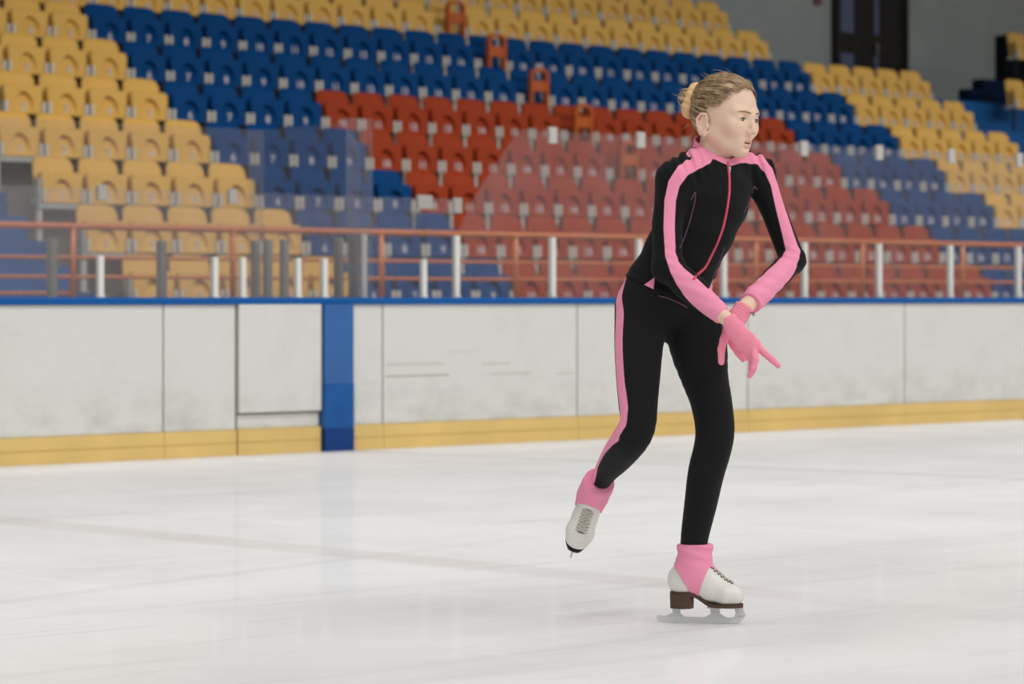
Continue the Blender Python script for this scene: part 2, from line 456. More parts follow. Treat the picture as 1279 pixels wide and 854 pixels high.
for px, l in ((127, 'short white glass post farthest left on the boards'), (270, 'short white glass post just left of the gate'), (305, 'short white glass post at the left end of the gate'),
              (374, 'short white glass post near the right end of the gate'), (407, 'short white glass post above the blue board post'), (531, 'short white glass post between the grey posts and the tall white ones')):
    post(px, WL - .045, CAPZ, CAPZ + .242, l, dp=.038)
for px, l in ((572, 'tall white glass post at the foot of the slanted glass edge'), (692, 'tall white glass post left of the skater'), (800, 'tall white glass post half hidden by the skater\'s elbow at left'),
              (906, 'tall white glass post seen between the skater\'s torso and forearm'), (1007, 'tall white glass post just right of the skater\'s elbow'), (1100, 'second tall white glass post right of the skater'),
              (1189, 'third tall white glass post right of the skater'), (1274, 'tall white glass post at the right edge')):
    post(px, WT - .045, CAPZ, CAPZ + .40, l, dp=.038, hw=.02)
# team-bench enclosure behind the boards, left: back glass, side glass and the narrow pane facing the ice
WB = 1.37
BZ = .90
tag(MB().box(-6, on_plane(343, WB) + .03, WB - .02, WB + .10, .02, BZ, .005).build('bench_wall', M['concrete']), 'low wall under the back glass of the bench box', 'wall')
s1 = on_plane(333, WB)
bk = [-6, on_plane(64, WB), on_plane(201, WB), s1 - .02]
bl = ['back glass pane of the bench box at the left edge', 'back glass pane of the bench box between the two dark posts', 'back glass pane of the bench box next to the corner gap']
for i in range(3):
    a, b = bk[i] + .004, bk[i + 1] - .004
    pane([(a, BZ), (b, BZ), (b, 2.075), (a, 2.075)], WB, bl[i])
for px, l in ((68, 'left dark grey post of the bench back glass'), (205, 'right dark grey post of the bench back glass')):
    post(px, WB + .01, BZ, .95 + .375, l, white=False, hw=.024, dp=.06)
s2 = .25
# side pane: plane x = s2, from the boards back to the corner
zt2 = 2.06
sd = MB().prism([(.1, .955), (1.33, .955), (1.33, zt2), (.30, zt2), (.1, zt2 - .16)], 0, s2 - .005, s2 + .005).build('shield_screen', M['glass'])
tag(sd, 'side glass pane of the bench box with the clipped upper corner', 'glass', 'shield glass panes')
MBs = MB().box(s2 - .04, s2 + .04, .13, 1.345, .02, .955, .004).build('bench_wall', M['concrete'])
tag(MBs, 'low side wall under the bench box side glass', 'wall')
a, b = on_plane(431, .09), on_plane(464, .09)
pane([(a, CAPZ), (b, CAPZ), (b, 2.08), (a, 2.08)], .08, 'narrow tall glass pane right above the blue board post')
def post_s(y, label, hw=.02):
    o = MB().box(s2 + .008, s2 + .05, y - hw, y + hw, .955, .95 + .385, .004).build('glass_post', M['post_grey'])
    MB().box(s2 + .004, s2 + .056, y - hw - .006, y + hw + .006, .955, .968, .002).build('foot_plate', M['post_grey'], o)
    return tag(o, label, 'post', 'glass posts')
for y, l in ((.36, 'third grey post from the front along the bench side glass'), (.20, 'second grey post from the front along the bench side glass'), (.96, 'grey post behind the white gate post on the bench side glass'), (1.15, 'rear grey post near the corner of the bench side glass'), (1.29, 'grey corner post of the bench side glass')):
    post_s(y, l, .028)
post(456, .095, CAPZ, CAPZ + .40, 'pale grey tall post at the front end of the bench side glass', white=True, hw=.018, dp=.025)
def clip(px, w, z, label, wd=.035, ht=.075):
    s = on_plane(px, w)
    m = MB().box(s - wd, s + wd, w - .014, w + .014, z - ht, z + .03, .006)
    o = m.build('glass_clip', M['clip'] if z > 1.8 else M['clip_grey'])
    return tag(o, label, 'clip', 'white clips joining the glass panes')
for px, l in ((127, 'pale clip on the low glass above the leftmost short post'), (290, 'pale clip on the low glass above the gate\'s left end'), (530, 'pale clip on the low glass left of the slanted pane')):
    clip(px, WL, ZL - .01, l, wd=.03 if px != 530 else .06, ht=.06)
clip(571, WT, ZL - .02, 'pale clip where low glass meets the slanted tall pane', .035, .07)
for px, l in ((690, 'white clip on top of the tall glass, left of the skater'), (800, 'white clip on top of the tall glass beside the skater\'s shoulder'),
              (1004, 'white clip on top of the tall glass, first right of the skater'), (1098, 'white clip on top of the tall glass, second right of the skater'),
              (1188, 'white clip on top of the tall glass below the yellow seats at right'), (1273, 'white clip on top of the tall glass at the right edge')):
    clip(px, WT, ZT, l, .036, .08)

# ------------------------------------------------------------------ orange handrail on the parapet
WR = 4.0
rl = empty('handrail', (0, WR, .925))
tag(rl, 'orange tube handrail along the parapet in front of the seats', 'handrail')
def rz(px, py): return pxh(px, WR, py)
Zt, Z2, Z3 = rz(320, 287), rz(320, 324), rz(320, 347)
S0, S1 = -5.5, 16.0
def rail_tube(name, z, r, a=S0, b=S1):
    n = 24
    MB().tube([(a + (b - a) * i / n, 0, z - .925) for i in range(n + 1)], r, 12).build(name, M['orange'], rl)
rail_tube('top_rail', Zt, .026)
rail_tube('rail_bar', Z2, .014); rail_tube('rail_bar', Z3, .014)
rail_tube('rail_bar', rz(50, 366), .014, S0, on_plane(91, WR))
for px in (91, 291, 476, 644, 803, 944, 1077, 1202, 1318):
    s = on_plane(px, WR)
    MB().tube([(s, 0, 0), (s, 0, Zt - .925)], .024, 12).tube([(s, 0, 0), (s, 0, .012)], .05, 14).build('rail_post', M['orange'], rl)

# ------------------------------------------------------------------ stadium seats
def arch_pts(w, h, n=14):
    out = [(-w / 2, 0)]
    for i in range(n + 1):
        t = math.pi - math.pi * i / n
        out.append((w / 2 * math.cos(t), h * .35 + h * .65 * math.sin(t)))
    out.append((w / 2, 0))
    return out
def round_poly(w0, w1, z0, z1, r0, r1, n=6):
    pts = []
    def corner(cx, cz, r, a0):
        for i in range(n + 1):
            t = a0 + math.pi / 2 * i / n
            pts.append((cx + r * math.cos(t), cz + r * math.sin(t)))
    corner(w0 - r0, z0 + r0, r0, -math.pi / 2)
    corner(w1 - r1, z1 - r1, r1, 0)
    corner(-w1 + r1, z1 - r1, r1, math.pi / 2)
    corner(-w0 + r0, z0 + r0, r0, math.pi)
    return pts
def pan_mesh():
    bm = bmesh.new()
    outl = round_poly(.195, .214, -.075, .205, .03, .045)
    inn = [(x, z - .058) for x, z in arch_pts(.20, .20)]
    Y0 = -.022
    def loop(pts, y, tz=0): return [bm.verts.new((x, y + z * .10, z)) for x, z in pts]
    A = loop([(x * .965, z * .965 + .002) for x, z in outl], Y0)
    B = loop(outl, Y0 + .014)
    C = loop(outl, .048)
    def ring(L): return [bm.edges.new((L[i], L[(i + 1) % len(L)])) for i in range(len(L))]
    I = loop(inn, Y0); J = [bm.verts.new((x * .93, Y0 + z * .96 * .10 + .004 + .050 * (z + .058) / .20, z * .96)) for x, z in inn]
    ea = ring(A); ei = ring(I)
    bmesh.ops.triangle_fill(bm, use_beauty=True, use_dissolve=False, edges=ea + ei)
    def bridge(L, K, sm=False):
        for i in range(len(L)):
            f = bm.faces.new((L[i], L[(i + 1) % len(L)], K[(i + 1) % len(L)], K[i])); f.smooth = sm
    bridge(A, B); bridge(B, C); bm.faces.new(C)
    bridge(I, J); bm.faces.new(J)
    bmesh.ops.recalc_face_normals(bm, faces=bm.faces)
    me = bpy.data.meshes.new('seat_pan'); bm.to_mesh(me); bm.free(); return me
def back_mesh():
    bm = bmesh.new()
    n, mrows = 20, 8
    hw, zt_, z0, r = .206, .352, -.06, .075
    F, B = [], []
    for i in range(n + 1):
        x = -hw + 2 * hw * i / n
        ax = abs(x)
        top = zt_
        if ax > hw - r: top = zt_ - r + math.sqrt(max(0, r * r - (ax - hw + r) ** 2))
        top -= .25 * x * x
        cf, cb = [], []
        for j in range(mrows + 1):
            t = j / mrows; z = z0 + (top - z0) * t
            y = .10 + .42 * max(0, z + .1) * .55 - .55 * x * x * (0.4 + t)
            cf.append(bm.verts.new((x, y, z))); cb.append(bm.verts.new((x, y + .022, z + .004 * t)))
        F.append(cf); B.append(cb)
    def q(a, b, c, d):
        f = bm.faces.new((a, b, c, d)); f.smooth = True
    for i in range(n):
        for j in range(mrows):
            q(F[i][j], F[i + 1][j], F[i + 1][j + 1], F[i][j + 1]); q(B[i][j + 1], B[i + 1][j + 1], B[i + 1][j], B[i][j])
        q(F[i][mrows], F[i + 1][mrows], B[i + 1][mrows], B[i][mrows]); q(B[i][0], B[i + 1][0], F[i + 1][0], F[i][0])
    for j in range(mrows):
        q(F[0][j], F[0][j + 1], B[0][j + 1], B[0][j]); q(F[n][j + 1], F[n][j], B[n][j], B[n][j + 1])
    bmesh.ops.recalc_face_normals(bm, faces=bm.faces)
    me = bpy.data.meshes.new('backrest'); bm.to_mesh(me); bm.free(); return me
def bracket_mesh(sx):
    m = MB()
    m.box(*sorted((sx * .190, sx * .218)), -.05, .03, -.072, .048, .005)
    m.box(*sorted((sx * .200, sx * .218)), .0, .16, -.072, -.03, .004)
    return m.mesh('hinge_bracket')
def leg_mesh():
    m = MB()
    m.box(-.232, -.207, -.012, .02, -FL, -.066, .003).box(-.25, -.185, -.04, .05, -FL, -FL + .008, .002)
    return m.mesh('leg')
SEAT_ME = {}
for c in ('yellow', 'blue', 'red'):
    p_, b_ = pan_mesh(), back_mesh()
    p_.materials.append(M[c]); b_.materials.append(M[c])
    SEAT_ME[c] = (p_, b_)
def bar_mesh(end=False):
    m = MB()
    if end: m.box(-.262, -.237, -.045, .03, -.125, .14, .004).box(-.26, -.238, -.012, .02, -FL, -.12, .003)
    else: m.box(-.2345, .2345, -.03, .02, -.125, -.079, .003)
    return m.mesh('end_frame' if end else 'support_bar')
BARM, ENDM = bar_mesh(), bar_mesh(True)
for me in (BARM, ENDM): me.materials.append(M['frame'])
BR = (bracket_mesh(-1), bracket_mesh(1)); LEGM = leg_mesh()
for me in BR: me.materials.append(M['bracket'])
LEGM.materials.append(M['bracket'])
NUM = {}
def number_mesh(n):
    if n in NUM: return NUM[n]
    cu = bpy.data.curves.new('seat_number', 'FONT'); cu.body = str(n); cu.size = .105; cu.align_x = 'CENTER'; cu.align_y = 'CENTER'
    cu.extrude = .0015; cu.offset = .0025; cu.resolution_u = 2
    ob = bpy.data.objects.new('tmp', cu); COL.objects.link(ob)
    bpy.context.view_layer.update()
    me = bpy.data.meshes.new_from_object(ob.evaluated_get(bpy.context.evaluated_depsgraph_get()))
    bpy.data.objects.remove(ob); bpy.data.curves.remove(cu)
    me.transform(Matrix.Rotation(math.pi / 2, 4, 'X'))
    me.name = 'seat_number'; me.materials.clear(); me.materials.append(M['number'])
    NUM[n] = me; return me

def child(name, me, parent, loc=(0, 0, 0), rot=None):
    o = bpy.data.objects.new(name, me); COL.objects.link(o); o.parent = parent; o.location = loc
    if rot: o.rotation_euler = rot
    return o
ORD = ['zeroth', 'first', 'second', 'third', 'fourth', 'fifth', 'sixth', 'seventh', 'eighth', 'ninth', 'tenth', 'eleventh', 'twelfth', 'thirteenth', 'fourteenth', 'fifteenth', 'sixteenth', 'seventeenth', 'eighteenth', 'nineteenth', 'twentieth', 'twenty-first', 'twenty-second', 'twenty-third', 'twenty-fourth', 'twenty-fifth', 'twenty-sixth', 'twenty-seventh', 'twenty-eighth']
ROWN = {1: 'the top blue row', 2: 'the second blue row', 3: 'the top red row', 4: 'the second red row', 5: 'the third red row', 6: 'the fourth red row', 7: 'the fifth red row',
        0: 'the lowest all-yellow row', -1: 'the second all-yellow row up', -2: 'the third all-yellow row up'}
def seat_colour(k, r):
    if r <= 0: return 'yellow'
    if k < 0 or k > 22: return 'yellow'
    if r <= 2: return 'blue'
    return 'blue' if k < 4 or k > 18 else 'red'
PROTO = None
def add_seat(k, r, colr, label, group, number=None, pan=True):
    """every later seat is a copy of the first one and of each of its parts"""
    global PROTO
    s, w, z = seat_pt(k, r)
    pm, bm_ = SEAT_ME[colr]
    if PROTO is None:
        root = empty('stadium_seat', (0, 0, 0))
        parts = [child('backrest', bm_, root, (0, 0, FL)), child('seat_pan', pm, root, (0, 0, FL)), child('hinge_bracket', BR[0], root, (0, 0, FL)), child('hinge_bracket', BR[1], root, (0, 0, FL)), child('leg', LEGM, root, (0, 0, FL))]
        PROTO = (root, parts)
        parts_ = parts
    else:
        root = PROTO[0].copy(); COL.objects.link(root)
        parts_ = []
        for c in PROTO[1]:
            d = c.copy(); COL.objects.link(d); d.parent = root; parts_.append(d)
    for c in parts_:
        if c.name.startswith('backrest'): c.data = bm_
        if c.name.startswith('seat_pan'): c.data = pm
    root.location = (s + P / 2, w, z - FL)
    if not pan:
        for c in parts_:
            if c.name.startswith('seat_pan'): bpy.data.objects.remove(c)
    elif number is not None:
        child('seat_number', number_mesh(number), next(c for c in parts_ if c.name.startswith('seat_pan')), (0, -.013, -.006), (math.atan(.10) * -1, 0, 0))
    if k == -5:
        child('end_frame', ENDM, root, (0, 0, FL)); child('support_bar', BARM, root, (0, 0, FL))
    tag(root, label, 'seat', group)
    return root
def seen(k, r):
    s, w, z = seat_pt(k, r); s += P / 2
    xs = [project(s + a, w + b, z + c) for a in (-.2, .2) for b in (-.03, .22) for c in (-.07, .35)]
    x0, x1 = min(p[0] for p in xs), max(p[0] for p in xs); y0, y1 = min(p[1] for p in xs), max(p[1] for p in xs)
    return x1 > 2 and x0 < 1277 and y1 > 1 and y0 < 368
NSEAT = 0
for r in range(-2, 8):
    ks = list(range(-5, 28)) if r >= 1 else list(range(-5, 23))
    for k in ks:
        if not seen(k, r): continue
        NSEAT += 1
        c = seat_colour(k, r)
        num = k + 6
        if r <= 0:
            lab = '%s yellow folding seat from the right end of %s' % (ORD[23 - k], ROWN[r])
        elif k < 0:
            lab = '%s yellow folding seat left of the blue, left block, level with %s' % (ORD[-k], ROWN[r])
        elif k > 22:
            lab = '%s yellow folding seat right of the blue, right block, level with %s' % (ORD[k - 22], ROWN[r])
        elif c == 'red':
            lab = '%s red folding seat from the left in %s' % (ORD[k - 3], ROWN[r])
        elif r <= 2:
            lab = '%s blue folding seat from the left in %s' % (ORD[k + 1], ROWN[r])
        elif k < 4:
            lab = '%s blue folding seat right of the left yellow block in %s' % (ORD[k + 1], ROWN[r])
        else:
            lab = '%s blue folding seat right of the reds, in %s' % (ORD[k - 18], ROWN[r])
        hoop = (k == 11 and 0 <= r <= 5)
        if hoop:
            lab = '%s seat without its flap behind an orange hoop in %s' % (c, ROWN[r])
        grp = {'yellow': 'yellow stadium seats', 'blue': 'blue stadium seats', 'red': 'red stadium seats'}[c]
        add_seat(k, r, c, lab, grp, num, pan=not hoop)
EDGE = [add_seat(31.7, 1, 'yellow', 'yellow folding seat cut by the right edge, lower one beside the blue stairs', 'yellow stadium seats', 1),
        add_seat(35.75, -1, 'yellow', 'yellow folding seat cut by the right edge, upper one above the dark steps', 'yellow stadium seats', 1)]
DLEG = leg_mesh(); DLEG.materials.append(M['concrete_shaded'])
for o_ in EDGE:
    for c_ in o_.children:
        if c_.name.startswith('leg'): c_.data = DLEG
tag(MB().box(on_plane(1255, 14.3), seat_pt(45, 0)[0], 14.3, 14.5, tread(0), tread(0) + 1.5).build('stand_shade_sheet', mat('stand_shade_dark', (20, 24, 28), .9, .1)), kind='structure')  # thin dark sheet in place of the shadow in the stand interior
# orange hoop barriers on the middle line of the block
def hoop_frame():
    bm = bmesh.new()
    hw, ht, r, t = .135, .39, .10, .038
    def outline(d):
        pts = [(-hw + d, 0)]
        for i in range(9):
            a = math.pi - math.pi / 2 * i / 8
            pts.append((-hw + r + (r - d) * math.cos(a), ht - r + (r - d) * math.sin(a)))
        for i in range(9):
            a = math.pi / 2 - math.pi / 2 * i / 8
            pts.append((hw - r + (r - d) * math.cos(a), ht - r + (r - d) * math.sin(a)))
        pts.append((hw - d, 0)); return pts
    O, I = outline(0), outline(t)
    vs = [[bm.verts.new((x, y, z)) for x, z in L] for y in (-.03, .03) for L in (O, I)]
    fo, fi, bo, bi = vs
    n = len(O)
    for i in range(n - 1):
        for a, b in ((fo, fi), (bi, bo), (bo, fo), (fi, bi)):
            bm.faces.new((a[i], a[i + 1], b[i + 1], b[i]))
    for i in (0, n - 1): bm.faces.new((fo[i], fi[i], bi[i], bo[i]))
    bmesh.ops.recalc_face_normals(bm, faces=bm.faces)
    me = bpy.data.meshes.new('hoop_frame'); bm.to_mesh(me); bm.free(); return me
hf = hoop_frame(); hf.materials.append(M['hoop'])
hp = MB().box(-.098, .098, -.02, .02, .12, .245, .006).mesh('hoop_panel'); hp.materials.append(M['hoop'])
hl = MB().box(-.135, -.10, -.03, .03, -FL + .04, .0, .003).box(.10, .135, -.03, .03, -FL + .04, .0, .003).mesh('hoop_legs'); hl.materials.append(M['hoop'])
for r in range(0, 6):
    s, w, z = seat_pt(11.5, r)
    o = empty('hoop_barrier', (s, w - .09, tread(r)))
    child('hoop_frame', hf, o, (0, 0, FL - .04)); child('hoop_panel', hp, o, (0, 0, FL - .04)); child('hoop_legs', hl, o, (0, 0, FL - .04))
    tag(o, 'orange hoop barrier with two openings in %s' % ROWN[r], 'barrier', 'orange hoop barriers')

exec_person = True
# ================================================================== the skater
Y0 = F_PX * H / (779.0 - 372)
X0 = (880 - 639.5) / F_PX * Y0
def J(px, py, d=0.0):
    """image measurement plus depth (away from the viewer) -> skater frame (x right, y away, z up), metres"""
    Y = Y0 + d
    return np.array([(px - 639.5) / F_PX * Y - X0, d, H - (py - 372) / F_PX * Y])

def smin(a, b, k):
    h = np.clip(.5 + .5 * (b - a) / k, 0, 1)
    return b * (1 - h) + a * h - k * h * (1 - h)
def smax(a, b, k): return -smin(-a, -b, k)
def cr(pts, rad, n=4):
    """smooth path through joints with smoothly varying radii"""
    A = np.concatenate([np.asarray(pts, float), np.asarray(rad, float)[:, None]], 1)
    A = np.concatenate([[2 * A[0] - A[1]], A, [2 * A[-1] - A[-2]]]); out = []
    for i in range(1, len(A) - 2):
        for k in range(n):
            t = k / n; a, b, c, d = A[i - 1:i + 3]
            out.append(.5 * (2 * b + (c - a) * t + (2 * a - 5 * b + 4 * c - d) * t * t + (3 * b - a - 3 * c + d) * t ** 3))
    out.append(A[-2]); out = np.array(out); return out[:, :3], out[:, 3]
def nrm(v):
    v = np.asarray(v, float); return v / np.linalg.norm(v)
def tube(P_, pts, ra, rb=None, lat=None, k=0):
    """tapered chain with elliptic section: ra along lat, rb across"""
    pts = np.asarray(pts, float); n = len(pts)
    rb = ra if rb is None else rb
    D_ = None
    for i in range(n - 1):
        a, b = pts[i], pts[i + 1]
        ax = b - a; L = np.linalg.norm(ax); ax = ax / L
        q = P_ - a
        tt = q @ ax / L
        t = np.clip(tt, 0, 1)
        q = q - t[:, None] * (b - a)
        A = ra[i] + (ra[i + 1] - ra[i]) * t; B = rb[i] + (rb[i + 1] - rb[i]) * t
        if lat is None:
            d = np.sqrt((q * q).sum(1)) - A
        else:
            l = np.asarray(lat, float); l = nrm(l - ax * (l @ ax)); f = np.cross(ax, l)
            u, v, w = q @ l, q @ f, q @ ax
            mn = np.minimum(A, B)
            d = (np.sqrt((u / A) ** 2 + (v / B) ** 2 + (w / mn) ** 2) - 1) * mn
        D_ = d if D_ is None else (np.minimum(D_, d) if not k else smin(D_, d, k))
    return D_
def ell(P_, c, r, R=None):
    q = P_ - np.asarray(c, float)
    if R is not None: q = q @ R
    r = np.asarray(r, float)
    k0 = np.sqrt(((q / r) ** 2).sum(1)); k1 = np.sqrt(((q / (r * r)) ** 2).sum(1))
    return k0 * (k0 - 1) / np.maximum(k1, 1e-9)

def surfnet(sdf, lo, hi, h, newton=2):
    lo = np.asarray(lo, float); n = np.ceil((np.asarray(hi) - lo) / h).astype(int) + 1
    xs = [lo[i] + h * np.arange(n[i]) for i in range(3)]
    Fv = np.empty(n, np.float32)
    yy, zz = np.meshgrid(xs[1], xs[2], indexing='ij')
    per = max(1, int(300000 / (n[1] * n[2])))
    for i in range(0, n[0], per):
        xx = xs[0][i:i + per]
        G = np.empty((len(xx), n[1], n[2], 3)); G[..., 0] = xx[:, None, None]; G[..., 1] = yy; G[..., 2] = zz
        Fv[i:i + per] = sdf(G.reshape(-1, 3)).reshape(len(xx), n[1], n[2])
    S = Fv < 0
    c = np.zeros(n - 1, np.int8)
    for a in (0, 1):
        for b in (0, 1):
            for d in (0, 1):
                c += S[a:n[0] - 1 + a, b:n[1] - 1 + b, d:n[2] - 1 + d]
    act = np.argwhere((c > 0) & (c < 8))
    idx = -np.ones(n - 1, np.int64); idx[tuple(act.T)] = np.arange(len(act))
    V = np.zeros((len(act), 3)); cnt = np.zeros(len(act))
    corners = [(a, b, d) for a in (0, 1) for b in (0, 1) for d in (0, 1)]
    for p in corners:
        for ax in range(3):
            if p[ax]: continue
            q = list(p); q[ax] = 1
            f0 = Fv[tuple((act + p).T)]; f1 = Fv[tuple((act + q).T)]
            cr = (f0 < 0) != (f1 < 0)
            t = np.where(cr, f0 / np.where(cr, f0 - f1, 1), 0)
            pt = act + np.array(p); pt = pt.astype(float); pt[:, ax] += t
            V[cr] += pt[cr]; cnt[cr] += 1
    V = V / cnt[:, None] * h + lo
    faces = []
    for ax in range(3):
        b, d = (ax + 1) % 3, (ax + 2) % 3
        sl0 = [slice(None)] * 3; sl1 = [slice(None)] * 3
        sl0[ax] = slice(0, n[ax] - 1); sl1[ax] = slice(1, n[ax])
        s0, s1 = S[tuple(sl0)], S[tuple(sl1)]
        e = np.argwhere(s0 != s1)
        ok = (e[:, b] > 0) & (e[:, d] > 0) & (e[:, b] < n[b] - 1) & (e[:, d] < n[d] - 1)
        e = e[ok]
        if not len(e): continue
        def cell(db, dd):
            z = e.copy(); z[:, b] += db; z[:, d] += dd; return idx[tuple(z.T)]
        Q = np.stack([cell(-1, -1), cell(0, -1), cell(0, 0), cell(-1, 0)], 1)
        inside = s0[tuple(e.T)]
        Q[~inside] = Q[~inside][:, ::-1]
        faces.append(Q)
    faces = np.concatenate(faces)
    for _ in range(newton):
        f = sdf(V); g = np.stack([sdf(V + np.eye(3)[i] * h * .5) - sdf(V - np.eye(3)[i] * h * .5) for i in range(3)], 1) / h
        gn = np.maximum((g * g).sum(1), .2)
        st = g * (f / gn)[:, None]
        ln = np.linalg.norm(st, axis=1); st *= np.minimum(1, .6 * h / np.maximum(ln, 1e-9))[:, None]
        V = V - st
    return V, faces

def np_mesh(name, V, Fc, attrs=None):
    me = bpy.data.meshes.new(name)
    me.from_pydata(V.tolist(), [], Fc.tolist())
    me.polygons.foreach_set('use_smooth', np.ones(len(me.polygons), bool))
    for k, a in (attrs or {}).items():
        at = me.attributes.new(k, 'FLOAT', 'POINT'); at.data.foreach_set('value', np.asarray(a, np.float32))
    me.update(); return me

def pxy(V):
    Y = Y0 + V[:, 1]
    return 639.5 + F_PX * (V[:, 0] + X0) / Y, 372 - F_PX * (V[:, 2] - H) / Y
def ray(px, py, sdf, d0=-.55, d1=.45, n=500):
    ds = np.linspace(d0, d1, n); pts = np.array([J(px, py, d) for d in ds])
    f = sdf(pts); i = np.argmax(f < 0)
    if f[i] >= 0: i = int(np.argmin(f)); return pts[i]
    t = f[i - 1] / (f[i - 1] - f[i]); return pts[i - 1] + t * (pts[i] - pts[i - 1])
def poly_dist(V, pts, hw):
    """signed distance to a band round a polyline with half widths hw"""
    best = np.full(len(V), 9.)
    for i in range(len(pts) - 1):
        a, b = np.asarray(pts[i]), np.asarray(pts[i + 1]); ab = b - a
        t = np.clip((V - a) @ ab / (ab @ ab), 0, 1)
        d = np.linalg.norm(V - a - t[:, None] * ab, axis=1) - (hw[i] + (hw[i + 1] - hw[i]) * t)
        best = np.minimum(best, d)
    return best
def tri_sd(x, z, T):
    """signed distance (inside < 0) to a convex polygon in 2d"""
    d = np.full(len(x), -9.)
    T = np.asarray(T, float); c = T.mean(0)
    for i in range(len(T)):
        a, b = T[i], T[(i + 1) % len(T)]; e = b - a; nn = np.array([e[1], -e[0]]) / np.linalg.norm(e)
        if (c - a) @ nn > 0: nn = -nn
        d = np.maximum(d, (x - a[0]) * nn[0] + (z - a[1]) * nn[1])
    return d

SK = empty  # (the skater's own frame is the body object below)
LAT = np.array([.84, .54, 0.]); FWD = np.array([.54, -.84, 0.])
# joints ------------------------------------------------------------
R_SH, R_EL, R_WR = J(842, 224, -.09), J(834, 334, -.15), J(907, 397, -.29)
L_SH, L_EL, L_WR = J(946, 214, .075), J(990, 325, .0), J(934, 382, -.20)
TORSO = [J(822, 384, .0), J(834, 364, -.005), J(852, 318, -.01), J(869, 283, -.01), J(882, 248, -.01), J(889, 224, -.005), J(891, 208, 0)]
T_A = [.140, .139, .118, .124, .134, .125, .075]
T_B = [.098, .098, .086, .092, .096, .082, .06]

def jacket_core(P_, off=0.0):
    o = off
    t = tube(P_, TORSO, [a + o for a in T_A], [b + o for b in T_B], LAT, .02)
    sh = tube(P_, [R_SH, J(862, 212, -.045), J(890, 204, .0), J(925, 206, .04), L_SH], [.046 + o, .047 + o, .05 + o, .046 + o, .042 + o])
    t = smin(t, sh, .03)
    ra = tube(P_, [R_SH, J(833, 280, -.12), R_EL], [.048 + o, .0435 + o, .043 + o])
    rf = tube(P_, [R_EL, J(866, 362, -.22), J(901, 393, -.28)], [.043 + o, .041 + o, .027 + o])
    la = tube(P_, [L_SH, J(968, 268, .04), L_EL], [.044 + o, .037 + o, .036 + o])
    lf = tube(P_, [L_EL, J(964, 352, -.10), J(934, 381, -.195)], [.036 + o, .037 + o, .0335 + o])
    ra1 = tube(P_, [R_SH, J(838, 250, -.10)], [.05 + o, .044 + o]); la1 = tube(P_, [L_SH, J(957, 240, .06)], [.044 + o, .038 + o])
    t = smin(t, smin(ra1, la1, .01), .03)
    arms = np.minimum(smin(ra, rf, .02), smin(la, lf, .018))
    return smin(t, arms, .008)
axis_t = nrm(TORSO[3] - TORSO[1]); hem_c = J(832, 369, 0)
hem_n = nrm(axis_t + np.array([.05, 0, 0]))
r_ax = nrm(J(901, 393, -.28) - J(866, 362, -.22)); l_ax = nrm(J(934, 381, -.195) - J(964, 352, -.10))
def jacket_sdf(P_):
    d = jacket_core(P_)
    # creases: gathered fabric on shoulders and inside the elbows
    ws = np.exp(-(np.linalg.norm(P_ - J(858, 208, -.08), axis=1) / .06) ** 2) + np.exp(-(np.linalg.norm(P_ - J(950, 202, .05), axis=1) / .05) ** 2)
    d = d + .0065 * ws * np.sin((P_[:, 0] * 210 + P_[:, 2] * 60))
    we = np.exp(-(np.linalg.norm(P_ - (R_EL + [.02, -.03, 0]), axis=1) / .06) ** 2) + np.exp(-(np.linalg.norm(P_ - (L_EL + [-.02, -.03, .0]), axis=1) / .05) ** 2)
    d = d + .0022 * we * np.sin(P_[:, 2] * 230 + P_[:, 0] * 90)
    ww = np.exp(-((P_[:, 2] - .98) / .06) ** 2)
    d = d + .0016 * ww * np.sin(P_[:, 2] * 170 + P_[:, 0] * 70)
    torso_side = (P_ - hem_c) @ hem_n
    # hem only cuts the torso, cuffs only the sleeves
    near_arm = np.minimum(tube(P_, [R_SH, R_EL, R_WR], [.06, .055, .05]), tube(P_, [L_SH, L_EL, L_WR], [.055, .05, .05]))
    cut = np.where(near_arm < 0, -1, -torso_side)
    d = np.maximum(d, cut)
    rc = (P_ - J(903, 394.5, -.283)) @ r_ax; lc = (P_ - J(937, 378, -.187)) @ l_ax
    d = np.maximum(d, np.where(np.linalg.norm(P_ - R_WR, axis=1) < .07, rc, -1))
    d = np.maximum(d, np.where(np.linalg.norm(P_ - L_WR, axis=1) < .07, lc, -1))
    # opening for the neck
    d = smax(d, -tube(P_, [J(892, 206, .0), J(893, 170, -.01)], [.057, .063]), .004)
    return d

# legs ----------------------------------------------------------------
def jd(lst): return [J(a, b, c) for a, b, c, *_ in lst]
RLEG = [(802, 386, -.02, .080), (798, 430, -.06, .071), (797, 470, -.085, .064), (797, 500, -.10, .0575), (797, 528, -.115, .052), (789, 546, -.095, .0535), (772, 569, .0, .0475), (758.5, 587, .08, .036), (750.5, 600, .125, .030)]
LLEG = [(866, 388, .02, .085), (872, 430, .0, .085), (880, 470, -.025, .069), (888, 500, -.045, .0605), (893, 535, -.06, .057), (890, 560, -.055, .055), (882, 590, -.035, .053), (875, 630, -.01, .0475), (868, 668, .01, .041), (866, 690, .015, .038)]
RL = cr(jd(RLEG), [q[3] for q in RLEG], 4); LL = cr(jd(LLEG), [q[3] for q in LLEG], 3)
def legs_core(P_, off=0.0):
    r = tube(P_, RL[0], RL[1] + off)
    l = tube(P_, LL[0], LL[1] + off)
    pel = tube(P_, [J(838, 350, 0), J(836, 364, 0), J(836, 377, 0.005)], [.122 + off, .139 + off, .132 + off], [.085 + off, .097 + off, .097 + off], LAT, .01)
    pel = smin(pel, tube(P_, TORSO[:3], [a - .004 + off for a in T_A[:3]], [b - .004 + off for b in T_B[:3]], LAT, .02), .01)
    lg = np.minimum(r, l)
    return smin(pel, lg, .018)
